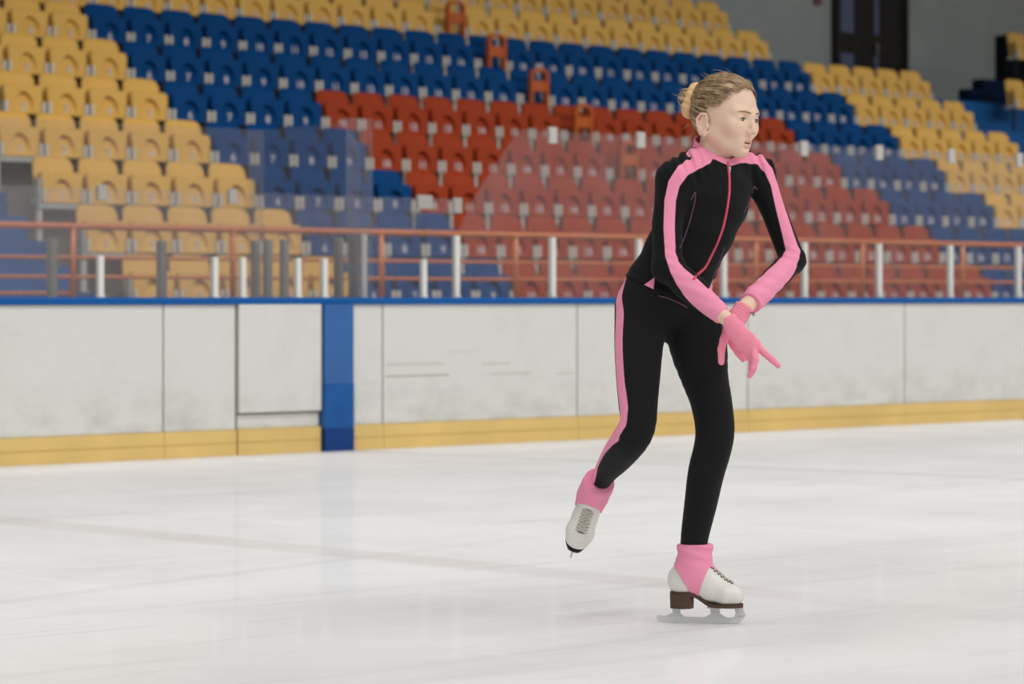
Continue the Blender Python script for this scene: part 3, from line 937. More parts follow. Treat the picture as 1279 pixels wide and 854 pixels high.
r_sh = nrm(J(750.5, 600, .125) - J(772, 569, .0)); l_sh = nrm(J(866, 690, .015) - J(875, 630, -.01))
def legs_sdf(P_):
    d = legs_core(P_)
    wk = np.exp(-(np.linalg.norm(P_ - J(795, 535, -.08), axis=1) / .07) ** 2) + np.exp(-(np.linalg.norm(P_ - J(838, 405, -.08), axis=1) / .08) ** 2)
    d = d + .0012 * wk * np.sin(P_[:, 2] * 160 + P_[:, 0] * 110)
    rc = (P_ - J(750.5, 600, .122)) @ r_sh; lc = (P_ - J(866, 686, .015)) @ nrm(l_sh + np.array([.22, 0, 0]))
    d = np.maximum(d, (P_ - hem_c) @ hem_n - .05)
    d = np.maximum(d, np.where(np.linalg.norm(P_ - J(750, 603, .13), axis=1) < .10, rc, -1))
    d = np.maximum(d, np.where(np.linalg.norm(P_ - J(866, 690, .015), axis=1) < .10, lc, -1))
    return d

# head ------------------------------------------------------------------
yaw, pit, rol = math.radians(47.5), math.radians(10), math.radians(2)
Fh = np.array([math.sin(yaw) * math.cos(pit), -math.cos(yaw) * math.cos(pit), -math.sin(pit)])
Rh = nrm(np.cross(Fh, [0, 0, 1])); Uh = np.cross(Rh, Fh)
Rh, Uh = Rh * math.cos(rol) + Uh * math.sin(rol), Uh * math.cos(rol) - Rh * math.sin(rol)
HM = np.stack([Rh, Fh, Uh], 1)          # columns: her right, forward, up
HC = J(907, 145, -.03)
def hp3(a, b, c): return HC + HM @ np.array([a, b, c])
def head_local(P_): return (P_ - HC) @ HM
def head_sdf(P_):
    q = head_local(P_)
    m = q.copy(); m[:, 0] = np.abs(m[:, 0])           # symmetric half
    d = ell(m, (0, -.012, .032), (.0765, .098, .083))
    d = smin(d, ell(m, (0, .028, -.022), (.064, .066, .078)), .03)
    d = smin(d, tube(m, [(.0, .03, -.055), (.0, .066, -.084)], [.045, .022]), .03)
    d = smin(d, tube(m, [(.050, -.005, -.050), (.032, .037, -.076), (.0, .072, -.090)], [.017, .017, .0155]), .025)
    d = smin(d, ell(m, (.04, .062, -.026), (.026, .024, .026)), .02)
    d = smin(d, tube(m, [(.046, .068, .021), (.02, .083, .019), (0, .086, .017)], [.010, .010, .009]), .016)
    # eye sockets
    d = smax(d, -ell(m, (.0325, .097, .003), (.0165, .014, .0115)), .010)
    # eyelids as a thin dome with a slit
    lid = ell(m, (.0325, .074, .001), (.0180, .0150, .0135))
    d = smin(d, lid, .004)
    d = smax(d, -ell(m, (.0325, .0915, -.0010), (.0155, .0092, .0044)), .0015)
    # nose
    d = smin(d, tube(m, [(0, .086, .012), (0, .099, -.012), (0, .108, -.029)], [.0075, .0082, .0098]), .010)
    d = smin(d, ell(m, (.0105, .098, -.0335), (.0072, .0095, .0070)), .006)
    d = smax(d, -ell(m, (.006, .1035, -.0395), (.0033, .0045, .0028)), .002)
    # mouth: muzzle, lips, parted slit
    d = smin(d, ell(m, (0, .070, -.063), (.030, .022, .022)), .014)
    d = smin(d, tube(m, [(.024, .0815, -.0655), (.011, .0915, -.0612), (0, .0935, -.0622)], [.0028, .0048, .0046]), .0045)
    d = smin(d, tube(m, [(.023, .081, -.0675), (.011, .0885, -.0735), (0, .0905, -.0745)], [.0028, .0055, .0058]), .0045)
    d = smax(d, -tube(m, [(.021, .085, -.0665), (.010, .094, -.0672), (0, .096, -.0675)], [.0008, .0022, .0024]), .0012)
    d = smax(d, -ell(m, (0, .094, -.0845), (.016, .006, .004)), .006)
    d = smin(d, ell(m, (0, .075, -.091), (.0145, .013, .012)), .012)
    # ears
    e = ell(m, (.077, -.020, -.034), (.0065, .019, .032))
    e = smax(e, -ell(m, (.085, -.014, -.030), (.006, .011, .019)), .003)
    rim = tube(m, [(.079, -.004, -.016), (.083, -.012, -.002), (.086, -.026, -.004), (.087, -.036, -.020), (.084, -.034, -.038), (.079, -.022, -.054), (.076, -.008, -.062), (.074, -.002, -.054)], [.003, .0036, .0036, .0036, .0034, .004, .0052, .004])
    e = smin(e, rim, .004)
    e = smin(e, ell(m, (.076, -.001, -.036), (.004, .005, .007)), .004)
    d = smin(d, e, .005)
    # neck
    nk = tube(P_, [hp3(0, -.022, -.05), J(893, 182, -.01), J(891, 214, .0)], [.048, .045, .055])
    d = smin(d, nk, .022)
    return d

# gloves & hands ----------------------------------------------------------
def hand_r(P_, off=0.0):
    o = off
    lat = nrm(J(936, 441, -.325) - J(953, 434, -.335))
    d = tube(P_, [J(909.5, 400, -.30), J(918, 411, -.315), J(930, 426, -.328), J(941, 437, -.335)], [.0250 + o, .027 + o, .0295 + o, .026 + o], [.0230 + o, .0185 + o, .0150 + o, .0125 + o], lat, .006)
    def fg(p, r): return tube(P_, [J(*q) for q in p], [x + o for x in r], k=.003)
    f = [fg([(947, 433, -.337), (955, 441, -.352), (964, 449, -.358), (972, 456.5, -.358)], [.0105, .0095, .0088, .0075]),
         fg([(942, 438, -.342), (943.5, 449, -.368), (941, 460, -.372), (936.5, 469, -.362)], [.0108, .0098, .0090, .0078]),
         fg([(938, 440, -.335), (942, 451, -.350), (941.5, 460, -.345), (939, 466, -.33)], [.0105, .0094, .0086, .0074]),
         fg([(934.5, 438, -.325), (938, 448, -.330), (938.5, 455, -.322), (937, 461, -.31)], [.0098, .0085, .0078, .0068]),
         fg([(924, 411, -.31), (936, 420, -.298), (945, 428, -.295), (951.5, 436, -.30)], [.0135, .0115, .0098, .0080])]
    for x in f: d = smin(d, x, .006)
    # seams of the knitted cuff
    return d
def glove_r(P_):
    d = hand_r(P_)
    w = np.exp(-(np.linalg.norm(P_ - J(914, 405, -.31), axis=1) / .03) ** 2)
    d = d + .0011 * w * np.sin((P_ @ nrm(J(930, 426, -.328) - J(909, 400, -.30))) * 700)
    return np.maximum(d, -((P_ - J(908.5, 398.6, -.298)) @ nrm(J(930, 426, -.328) - J(909, 400, -.30))))
def hand_l(P_, off=0.0):
    o = off
    lat = nrm(J(904, 420, -.24) - J(922, 414, -.22))
    d = tube(P_, [J(928.5, 385, -.21), J(921, 396, -.22), J(914, 409, -.235), J(913, 420, -.24)], [.0285 + o, .028 + o, .0285 + o, .026 + o], [.0245 + o, .020 + o, .0155 + o, .0125 + o], lat, .006)
    def fg(p, r): return tube(P_, [J(*q) for q in p], [x + o for x in r], k=.003)
    f = [fg([(909, 412, -.25), (904, 424, -.265), (901, 436, -.27), (901, 452, -.272)], [.013, .0115, .0108, .0090]),
         fg([(911, 422, -.245), (916, 432, -.255), (922, 441, -.258), (928, 449, -.25)], [.0105, .0098, .0090, .0078]),
         fg([(915, 422, -.24), (921, 432, -.245), (927, 440, -.243), (932, 447, -.235)], [.0105, .0098, .0090, .0078]),
         fg([(918, 420, -.235), (925, 429, -.236), (931, 436, -.232), (935, 443, -.222)], [.0102, .0094, .0086, .0074]),
         fg([(920, 417, -.23), (928, 425, -.228), (934, 431, -.222), (938, 437, -.213)], [.0095, .0084, .0076, .0066])]
    for x in f: d = smin(d, x, .006)
    return d
def glove_l(P_):
    d = hand_l(P_)
    w = np.exp(-(np.linalg.norm(P_ - J(925, 390, -.215), axis=1) / .03) ** 2)
    ax = nrm(J(914, 409, -.235) - J(928, 385, -.21))
    d = d + .0011 * w * np.sin((P_ @ ax) * 700)
    return np.maximum(d, -((P_ - J(928, 382.5, -.208)) @ ax))

# body: one continuous skin under the clothes ------------------------------
def body_sdf(P_):
    d = jacket_core(P_, -.019)
    d = np.minimum(d, legs_core(P_, -.010))
    arms = np.minimum(tube(P_, [R_EL, J(866, 362, -.22), J(906, 397, -.292), J(913, 404, -.308)], [.03, .03, .0205, .0150]),
                      tube(P_, [L_EL, J(964, 352, -.10), J(931, 383, -.203), J(923, 392, -.218)], [.028, .028, .0225, .0150]))
    d = smin(d, arms, .006)
    d = smin(d, hand_r(P_, -.006), .003); d = smin(d, hand_l(P_, -.006), .003)
    d = smin(d, tube(P_, [J(893, 182, -.01), J(891, 214, .0)], [.048, .056]), .02)
    return d

# skin colours: attributes marking lips, the parted mouth, a natural flush
skin = attr_mat('skin', [('', (242, 208, 184)), ('flush', (236, 178, 158)), ('lips', (212, 138, 126)), ('slit', (64, 28, 26))], rough=.5, spec=.35, soft=.0012)
for nd in skin.node_tree.nodes:
    if nd.type == 'ATTRIBUTE' and nd.attribute_name == 'flush':
        mr = nd.outputs['Fac'].links[0].to_node
        mr.inputs['From Min'].default_value = .014; mr.inputs['From Max'].default_value = -.018; mr.inputs['To Max'].default_value = .6
bs = skin.node_tree.nodes['Principled BSDF']
bs.inputs['Subsurface Weight'].default_value = .12; bs.inputs['Subsurface Radius'].default_value = (1, .35, .2); bs.inputs['Subsurface Scale'].default_value = .006

V1, F1 = surfnet(body_sdf, (-.36, -.42, .06), (.34, .22, 1.40), .0065)
V2, F2 = surfnet(head_sdf, HC - [.135, .135, .165], HC + [.135, .135, .135], .0021)
lowz = J(890, 206, 0)[2]
def face_attrs(V):
    q = head_local(V); m = q.copy(); m[:, 0] = np.abs(m[:, 0])
    fl = np.minimum(ell(m, (.046, .065, -.034), (.02, .02, .016)), ell(m, (.084, -.03, -.01), (.004, .008, .02)))
    up = tube(m, [(.023, .083, -.0655), (.011, .092, -.0612), (0, .094, -.0620)], [.002, .0050, .0048])
    lo_ = tube(m, [(.022, .082, -.0675), (.011, .0895, -.0738), (0, .0915, -.075)], [.002, .0056, .006])
    sl = tube(m, [(.0205, .083, -.0667), (.010, .0905, -.0673), (0, .092, -.0676)], [.0006, .0030, .0034])
    return fl, np.minimum(up, lo_), sl
fl, lp, sl = face_attrs(V2)
one = np.ones(len(V1))
me = np_mesh('person', np.concatenate([V1, V2]), np.concatenate([F1, F2 + len(V1)]), {'flush': np.concatenate([one, fl]), 'lips': np.concatenate([one, lp]), 'slit': np.concatenate([one, sl])})
wx, wy = CAM[0] + X0 * CT + Y0 * ST, CAM[1] - X0 * ST + Y0 * CT
person = link('person', me, skin, None, (wx, wy, 0)); person.rotation_euler = (0, 0, -TH)
tag(person, 'young skater in black and pink jacket and leggings gliding on one skate, hands crossed', 'person')

black, pink = (24, 25, 26), (250, 156, 186)
fabric = attr_mat('jacket_fabric', [('', black), ('pink', pink)], rough=.85, spec=.12, sheen=.05, bump=.15, bscale=900)
pinkm = mat('pink_fabric', pink, .85, .15, bump=.2, bscale=900)
glovem = mat('pink_glove_knit', (250, 152, 174), .85, .15, bump=.25, bscale=1200)
# jacket
VJ, FJ = surfnet(jacket_sdf, (-.33, -.36, .84), (.34, .22, 1.44), .0052)
def jr(lst): return [ray(x, y, jacket_sdf) for x, y in lst]
bands = []
RS = jr([(880, 196), (868, 203), (853, 213), (842, 229), (837, 250), (836, 285), (838, 318), (846, 338), (862, 358), (882, 379), (900, 393)])
bands.append(poly_dist(VJ, RS, [.024, .022, .019, .0175, .0165, .0165, .0165, .020, .033, .040, .040]))
LS = jr([(932, 196), (948, 199), (960, 211), (968, 230), (976, 260), (985, 292), (991, 312), (984, 332), (965, 352), (940, 374)])
bands.append(poly_dist(VJ, LS, [.020, .020, .018, .017, .0175, .0185, .022, .034, .040, .044]))
bands.append(poly_dist(VJ, jr([(870, 190), (876, 193), (884, 193), (893, 195), (902, 199), (910, 203)]), [.030, .024, .015, .012, .0115, .0105]))
bands.append(poly_dist(VJ, jr([(912, 203), (922, 199), (934, 196)]), [.0105, .012, .018]))
x_, y_ = pxy(VJ)
front = (VJ - hem_c) @ FWD
tri = np.where(VJ[:, 1] < .0, tri_sd(x_, y_, [(818, 346), (797, 361), (815, 372)]) / 428, 1)
tri2 = np.where(front > 0, tri_sd(x_, y_, [(891, 348), (900, 372), (886, 374), (885, 362)]) / 428, 1)
pk = np.minimum.reduce(bands + [tri, tri2])
jac = link('jacket', np_mesh('jacket', VJ, FJ, {'pink': pk}), fabric, person)
jac['label'] = 'black zip jacket with pink bands down the sleeves'
# collar
n0, n1 = J(891, 208, .0), J(894, 172, -.012)
nax = nrm(n1 - n0)
def collar_sdf(P_):
    o = tube(P_, [J(890, 212, .0), J(893, 176, -.008)], [.070, .0605]); i = tube(P_, [J(890, 214, .0), J(894, 160, -.012)], [.062, .0555])
    d = smax(o, -i, .003)
    hgt = (P_ - J(892, 190, -.005)) @ nax
    fr = (P_ - J(892, 190, -.005)) @ np.array([.8, -.6, 0])
    top = hgt - (.018 - .50 * fr)
    d = smax(d, top, .004)
    return np.maximum(d, -(hgt + .034))
VC, FC = surfnet(collar_sdf, n0 - [.1, .1, .06], n0 + [.1, .1, .14], .003)
link('collar', np_mesh('collar', VC, FC), pinkm, jac)
def both(P_): return np.minimum(jacket_sdf(P_), collar_sdf(P_))
def surf_line(name, pts, r, m, parent, sdf=jacket_sdf, lift=.0, n=6):
    out = []
    for i in range(len(pts) - 1):
        for k in range(n):
            t = k / n; out.append((pts[i][0] + (pts[i + 1][0] - pts[i][0]) * t, pts[i][1] + (pts[i + 1][1] - pts[i][1]) * t))
    out.append(pts[-1])
    P3 = [ray(x, y, sdf) - np.array([0, lift, 0]) for x, y in out]
    # smooth depth
    P3 = np.array(P3)
    for _ in range(3): P3[1:-1] = (P3[:-2] + 2 * P3[1:-1] + P3[2:]) / 4
    return MB().tube([tuple(p) for p in P3], r, 8).build(name, m, parent)
zipm = mat('zip_coral', (226, 84, 104), .5, .3)
ZIP = [(909, 203), (911, 222), (911, 240), (908, 262), (903, 285), (895, 306), (887, 322), (881, 334), (872, 342), (866, 349)]
zp = surf_line('zipper', ZIP, .0042, zipm, jac, both)
q = ray(911, 207, both)
pm_ = MB().tube([tuple(q + [0, -.006, 0]), tuple(q + [.001, -.010, -.010]), tuple(q + [-.001, -.009, -.022])], [.003, .004, .003], 8).ball(tuple(q + [-.002, -.010, -.028]), .005)
pm_.build('zip_puller', M['metal'], zp)
seam = mat('seam_mauve', (112, 74, 98), .6, .2)
for L in ([(863, 250), (869, 238), (868, 252), (862, 275), (855, 296), (849, 310)], [(946, 237), (941, 232), (939, 244), (934, 256), (929, 266)], [(905, 308), (900, 322), (895, 336), (889, 348)]):
    surf_line('seam_piping', L, .0019, seam, jac, both)
# leggings
surf_line('hem_piping', [(822, 369), (834, 372), (848, 378), (858, 384)], .0019, seam, jac, lambda p: np.minimum(jacket_sdf(p), legs_sdf(p)), .001)
VL, FL_ = surfnet(legs_sdf, (-.37, -.24, .17), (.14, .24, 1.09), .0055)
def lr(lst): return [ray(x, y, legs_sdf) for x, y in lst]
LSt = [J(778, 352, -.045), J(776, 372, -.055), J(773, 400, -.075), J(772, 440, -.10), J(775, 480, -.12), J(777, 510, -.14), J(777, 528, -.135), J(772, 541, -.11), J(758, 556, -.02), J(747, 574, .06), J(739, 594, .115)]
sd_ = poly_dist(VL, LSt, [.018, .020, .021, .0215, .021, .020, .022, .028, .028, .026, .026])
lg = link('leggings', np_mesh('leggings', VL, FL_, {'pink': sd_}), attr_mat('legging_fabric', [('', (26, 26, 27)), ('pink', (250, 156, 186))], rough=.8, spec=.15, sheen=.05, bump=.12, bscale=900), person)
lg['label'] = 'black leggings with a pink stripe down the outer right leg'
# gloves
for fn, lo_, hi_ in ((glove_r, (.03, -.42, .68), (.25, -.25, .93)), (glove_l, (.01, -.31, .72), (.19, -.16, .97))):
    Vg, Fg = surfnet(fn, lo_, hi_, .0021)
    g_ = link('glove', np_mesh('glove', Vg, Fg), glovem, person)
br = MB().tube([tuple(J(941, 391, -.23)), tuple(J(942.5, 392.5, -.235)), tuple(J(941.5, 394.5, -.235)), tuple(J(940, 393, -.23))], .0014, 6, closed=True).tube([tuple(J(940.5, 392, -.232)), tuple(J(937, 390, -.228))], .0014, 6)
br.build('bracelet', mat('bracelet_brown', (96, 60, 46), .5), person)['label'] = 'thin brown bracelet cord at the left wrist'

# eyes, brows, lashes
eyem = attr_mat('eye', [('', (222, 214, 208)), ('iris', (96, 92, 78)), ('pupil', (18, 16, 15))], rough=.15, spec=.5, soft=.0004)
gaze = nrm(np.array([.02, 1, -.28]))
for sx in (1, -1):
    c = np.array([sx * .0325, .0775, .0005])
    r_ = .0118
    bm = bmesh.new(); bmesh.ops.create_uvsphere(bm, u_segments=32, v_segments=20, radius=r_)
    Vv = np.array([v.co[:] for v in bm.verts])
    an = np.arccos(np.clip(Vv @ gaze / r_, -1, 1)) * r_
    for v in bm.verts: v.co = Vector(hp3(*(c + np.array(v.co[:]))))
    for f in bm.faces: f.smooth = True
    me = bpy.data.meshes.new('eye'); bm.to_mesh(me); bm.free()
    for k_, rr in (('iris', .0052), ('pupil', .0024)):
        at = me.attributes.new(k_, 'FLOAT', 'POINT'); at.data.foreach_set('value', (an - rr).astype(np.float32))
    link('eye', me, eyem, person)
def head_surf(a, c, b0=.14, sdf=None):
    """point of the face at (a, c) looking back along the forward axis"""
    bs_ = np.linspace(b0, .0, 400); pts = np.array([hp3(a, b, c) for b in bs_]); f = head_sdf(pts); i = int(np.argmax(f < 0)); return pts[i]
browm = mat('brow_brown', (166, 132, 102), .8, .1)
for sx in (1, -1):
    pts = [head_surf(sx * a, c) for a, c in ((.012, .0195), (.022, .0212), (.032, .0222), (.042, .0212), (.051, .0180))]
    MB().tube([tuple(p + HM @ np.array([0, .0003, 0])) for p in pts], [.0020, .0028, .0027, .0020, .0009], 8).build('eyebrow', browm, person)
    lash = [head_surf(sx * a, c) for a, c in ((.0205, .0012), (.026, .0034), (.0325, .0040), (.039, .0030), (.0445, .0002))]
    MB().tube([tuple(p + HM @ np.array([0, .0012, 0])) for p in lash], [.0007, .0014, .0017, .0015, .0007], 6).build('eyelashes', mat('lash_brown', (78, 60, 50), .7) if 'lash_brown' not in bpy.data.materials else bpy.data.materials['lash_brown'], person)
e0 = hp3(.080, -.007, -.067)
MB().ball(tuple(e0), .0036, u=12, v=8).tube([tuple(e0 + [0, 0, -.001]), tuple(e0 + [-.001, -.001, -.009])], .0016, 8).build('earring', M['metal'], person)

# hair -----------------------------------------------------------------
BUN = np.array([.012, -.124, .030])                     # centre of the bun in head axes
bdir = nrm(np.array([.40, -.88, .16]))
def hairline(q):
    """positive where hair grows"""
    a = np.abs(q[:, 0])
    front = .060 - 5.5 * a * a                          # forward limit at the crown, falls away to the temples
    lim = np.where(q[:, 2] > .05, front + (q[:, 2] - .083) * .25, front - (.083 - q[:, 2]) * .62)
    lim = np.where(q[:, 2] < -.002, np.minimum(lim, -.030), lim)
    return lim - q[:, 1]
def hair_base(q):
    d = ell(q, (0, -.014, .034), (.081, .103, .0875))
    d = smin(d, ell(q, (0, -.05, -.01), (.062, .055, .055)), .03)
    return d
def strand_ang(q):
    v = q - BUN; v = v - (v @ bdir)[:, None] * bdir
    e1 = nrm(np.cross(bdir, [1, .2, 0])); e2 = np.cross(bdir, e1)
    return np.arctan2(v @ e2, v @ e1)
def hair_sdf(P_):
    q = head_local(P_)
    d = hair_base(q)
    an = strand_ang(q); rad = np.linalg.norm(q - BUN, axis=1)
    d = d + .0017 * np.sin(an * 34 + rad * 30) + .0011 * np.sin(an * 71 - rad * 60 + 1.3)
    # loose braid lumps along the hairline
    d = d - .004 * np.exp(-(((q[:, 1] - .045 + 4 * q[:, 0] ** 2) / .018) ** 2)) * (q[:, 2] > .05) * (1 + np.sin(q[:, 0] * 160)) * .8
    d = np.maximum(d, -hairline(q) - .002 * np.sin(an * 40))
    inner = ell(q, (0, -.012, .032), (.070, .092, .077))
    d = np.maximum(d, -inner)
    # keep clear of the ears
    d = smax(d, -tube(np.abs(q * [1, 0, 0]) + q * [0, 1, 1], [(.07, -.018, -.032), (.11, -.018, -.032)], [.026, .030]), .006)
    d = np.maximum(d, -(q[:, 2] + .062 + .25 * (q[:, 1] + .06)))
    # bun
    b = ell(q, BUN + bdir * .016, (.027, .024, .030))
    b = b + .003 * np.sin(an * 9 + 60 * ((q - BUN) @ bdir))
    b = smin(b, ell(q, BUN - bdir * .012, (.024, .03, .026)), .012)
    return smin(d, b, .006)
VH, FH = surfnet(hair_sdf, HC - [.20, .16, .15], HC + [.13, .20, .16], .0026)
qh = head_local(VH)
def hair_mat():
    m = mat('hair_dark_blonde', (170, 140, 102), .45, .4)
    nt = m.node_tree; b = nt.nodes['Principled BSDF']
    a1 = nt.nodes.new('ShaderNodeAttribute'); a1.attribute_name = 'ang'
    a2 = nt.nodes.new('ShaderNodeAttribute'); a2.attribute_name = 'rad'
    cb = nt.nodes.new('ShaderNodeCombineXYZ')
    nt.links.new(a1.outputs['Fac'], cb.inputs[0]); nt.links.new(a2.outputs['Fac'], cb.inputs[1])
    mp = nt.nodes.new('ShaderNodeMapping'); mp.inputs['Scale'].default_value = (20, 14, 1); nt.links.new(cb.outputs[0], mp.inputs['Vector'])
    n = nt.nodes.new('ShaderNodeTexNoise'); n.inputs['Scale'].default_value = 1.0; n.inputs['Detail'].default_value = 4; nt.links.new(mp.outputs[0], n.inputs['Vector'])
    cr = nt.nodes.new('ShaderNodeValToRGB')
    el = cr.color_ramp.elements; el[0].position = .34; el[0].color = lin((84, 66, 50)); el[1].position = .66; el[1].color = lin((228, 206, 172))
    e2 = el.new(.5); e2.color = lin((154, 128, 98))
    nt.links.new(n.outputs['Fac'], cr.inputs[0]); nt.links.new(cr.outputs[0], b.inputs['Base Color'])
    return m
HAIR = hair_mat()
hair = link('hair', np_mesh('hair', VH, FH, {'ang': strand_ang(qh), 'rad': np.linalg.norm(qh - BUN, axis=1)}), HAIR, person)
hair['label'] = 'dark blonde hair drawn back into a bun'
# loose strands
rng = random.Random(7)
sm = MB()
strand_m = mat('hair_strands_blonde', (168, 140, 106), .45, .3, var=.55, vscale=45)
def surf_q(a, b, c):
    v = np.array([a, b, c]) - np.array([0, -.014, .034]); v = v / np.sqrt((v / np.array([.0835, .1055, .09])) @ (v / np.array([.0835, .1055, .09])))
    return v + np.array([0, -.014, .034])
for i in range(150):
    # from the hairline back to the bun
    a = rng.uniform(-.075, .078); c0 = .088 - 9 * a * a + rng.uniform(-.012, .004)
    start = surf_q(a, .055 - 5 * a * a + rng.uniform(-.006, .006), c0)
    end = BUN + np.array([rng.uniform(-.02, .02), .01, rng.uniform(-.02, .02)])
    pts = []
    lift = abs(rng.gauss(0, .003))
    for t in np.linspace(0, 1, 9):
        m_ = start * (1 - t) + end * t
        s_ = surf_q(*m_) if t < .86 else m_
        pts.append(s_ * (1 + lift * 3 * math.sin(math.pi * t)) if t < .86 else s_)
    sm.tube([tuple(hp3(*p)) for p in pts], [.0009] + [.0013] * 7 + [.0008], 4)
for i in range(46):
    # wisps: over the crown, off the bun and in the nape
    k_ = rng.random()
    if k_ < .4:
        st_ = surf_q(rng.uniform(-.06, .06), rng.uniform(-.06, .06), .1); dr_ = np.array([rng.uniform(-.3, .3), -.9, .35])
        ln = rng.uniform(.02, .05)
    elif k_ < .65:
        st_ = BUN + bdir * .03 + np.array([rng.uniform(-.02, .02), 0, rng.uniform(-.02, .025)]); dr_ = bdir + np.array([rng.uniform(-.5, .5), 0, rng.uniform(-.2, .5)]); ln = rng.uniform(.012, .035)
    else:
        st_ = np.array([rng.uniform(-.01, .055), -.085 + rng.uniform(-.01, .025), -.02 - rng.uniform(0, .05)]); dr_ = np.array([rng.uniform(0, .3), -.45, -.9]); ln = rng.uniform(.02, .05)
    dr_ = nrm(dr_); cv = np.array([rng.uniform(-.6, .6), rng.uniform(-.2, .5), rng.uniform(-.8, .2)])
    pts = [st_ + dr_ * ln * t + cv * ln * t * t * .5 for t in np.linspace(0, 1, 6)]
    sm.tube([tuple(hp3(*p)) for p in pts], [.0008, .0008, .0007, .0006, .0005, .0003], 4)
sm.build('loose_strands', strand_m, hair)
# scrunchie
scm = mat('scrunchie_peach', (240, 200, 150), .8, .15, var=.12, vscale=60, bump=.3, bscale=300)
bm = bmesh.new()
e1 = nrm(np.cross(bdir, [1, .2, 0])); e2 = np.cross(bdir, e1)
NU, NV = 96, 16; ringv = []
for i in range(NU):
    a = 2 * math.pi * i / NU
    rr = .0190 * (1 + .13 * math.sin(15 * a) + .06 * math.sin(37 * a + 1))
    row = []
    for j in range(NV):
        t = 2 * math.pi * j / NV
        rad = .0345 + rr * math.cos(t)
        p = BUN + (e1 * math.cos(a) + e2 * math.sin(a)) * rad + bdir * (rr * .95 * math.sin(t) - .002)
        row.append(bm.verts.new(Vector(hp3(*p))))
    ringv.append(row)
for i in range(NU):
    for j in range(NV):
        f = bm.faces.new((ringv[i][j], ringv[(i + 1) % NU][j], ringv[(i + 1) % NU][(j + 1) % NV], ringv[i][(j + 1) % NV])); f.smooth = True
bmesh.ops.recalc_face_normals(bm, faces=bm.faces)
me = bpy.data.meshes.new('scrunchie'); bm.to_mesh(me); bm.free()
link('scrunchie', me, scm, person)['label'] = 'peach scrunchie round the bun'

# skates -----------------------------------------------------------------
leather = mat('boot_white_leather', (232, 230, 222), .35, .4, var=.03, vscale=30)
solem = mat('sole_dark_brown', (82, 62, 46), .5, .3, var=.2, vscale=40)
blackm = mat('edge_black', (22, 22, 22), .5, .3)
lacem = mat('lace_offwhite', (200, 196, 184), .8, .1)
blade_m = mat('blade_steel', (214, 215, 216), .4, .4, metal=.2)
eyel = mat('eyelet_dark', (70, 66, 60), .4, .5)
def sole_z(x): 
    t = np.clip((x + .015) / .07, 0, 1); t = t * t * (3 - 2 * t)
    return -.122 - .033 * t
def boot_sdf(q, off=0.0):
    o = off
    d = tube(q, [(.004, 0, .085), (.0, 0, .03), (-.006, 0, -.05)], [.041 + o, .042 + o, .042 + o], [.044 + o, .047 + o, .045 + o], (0, 1, 0), .01)
    d = smin(d, ell(q, (-.036, 0, -.086), (.046 + o, .034 + o, .048 + o)), .02)
    d = smin(d, tube(q, [(.0, 0, -.070), (.045, 0, -.105), (.090, 0, -.124), (.114, 0, -.129)], [.037 + o, .037 + o, .041 + o, .037 + o], [.052 + o, .044 + o, .034 + o, .029 + o], (0, 1, 0), .012), .02)
    d = smax(d, q[:, 2] - .018, .004)
    return smax(d, sole_z(q[:, 0]) - o - q[:, 2], .004)
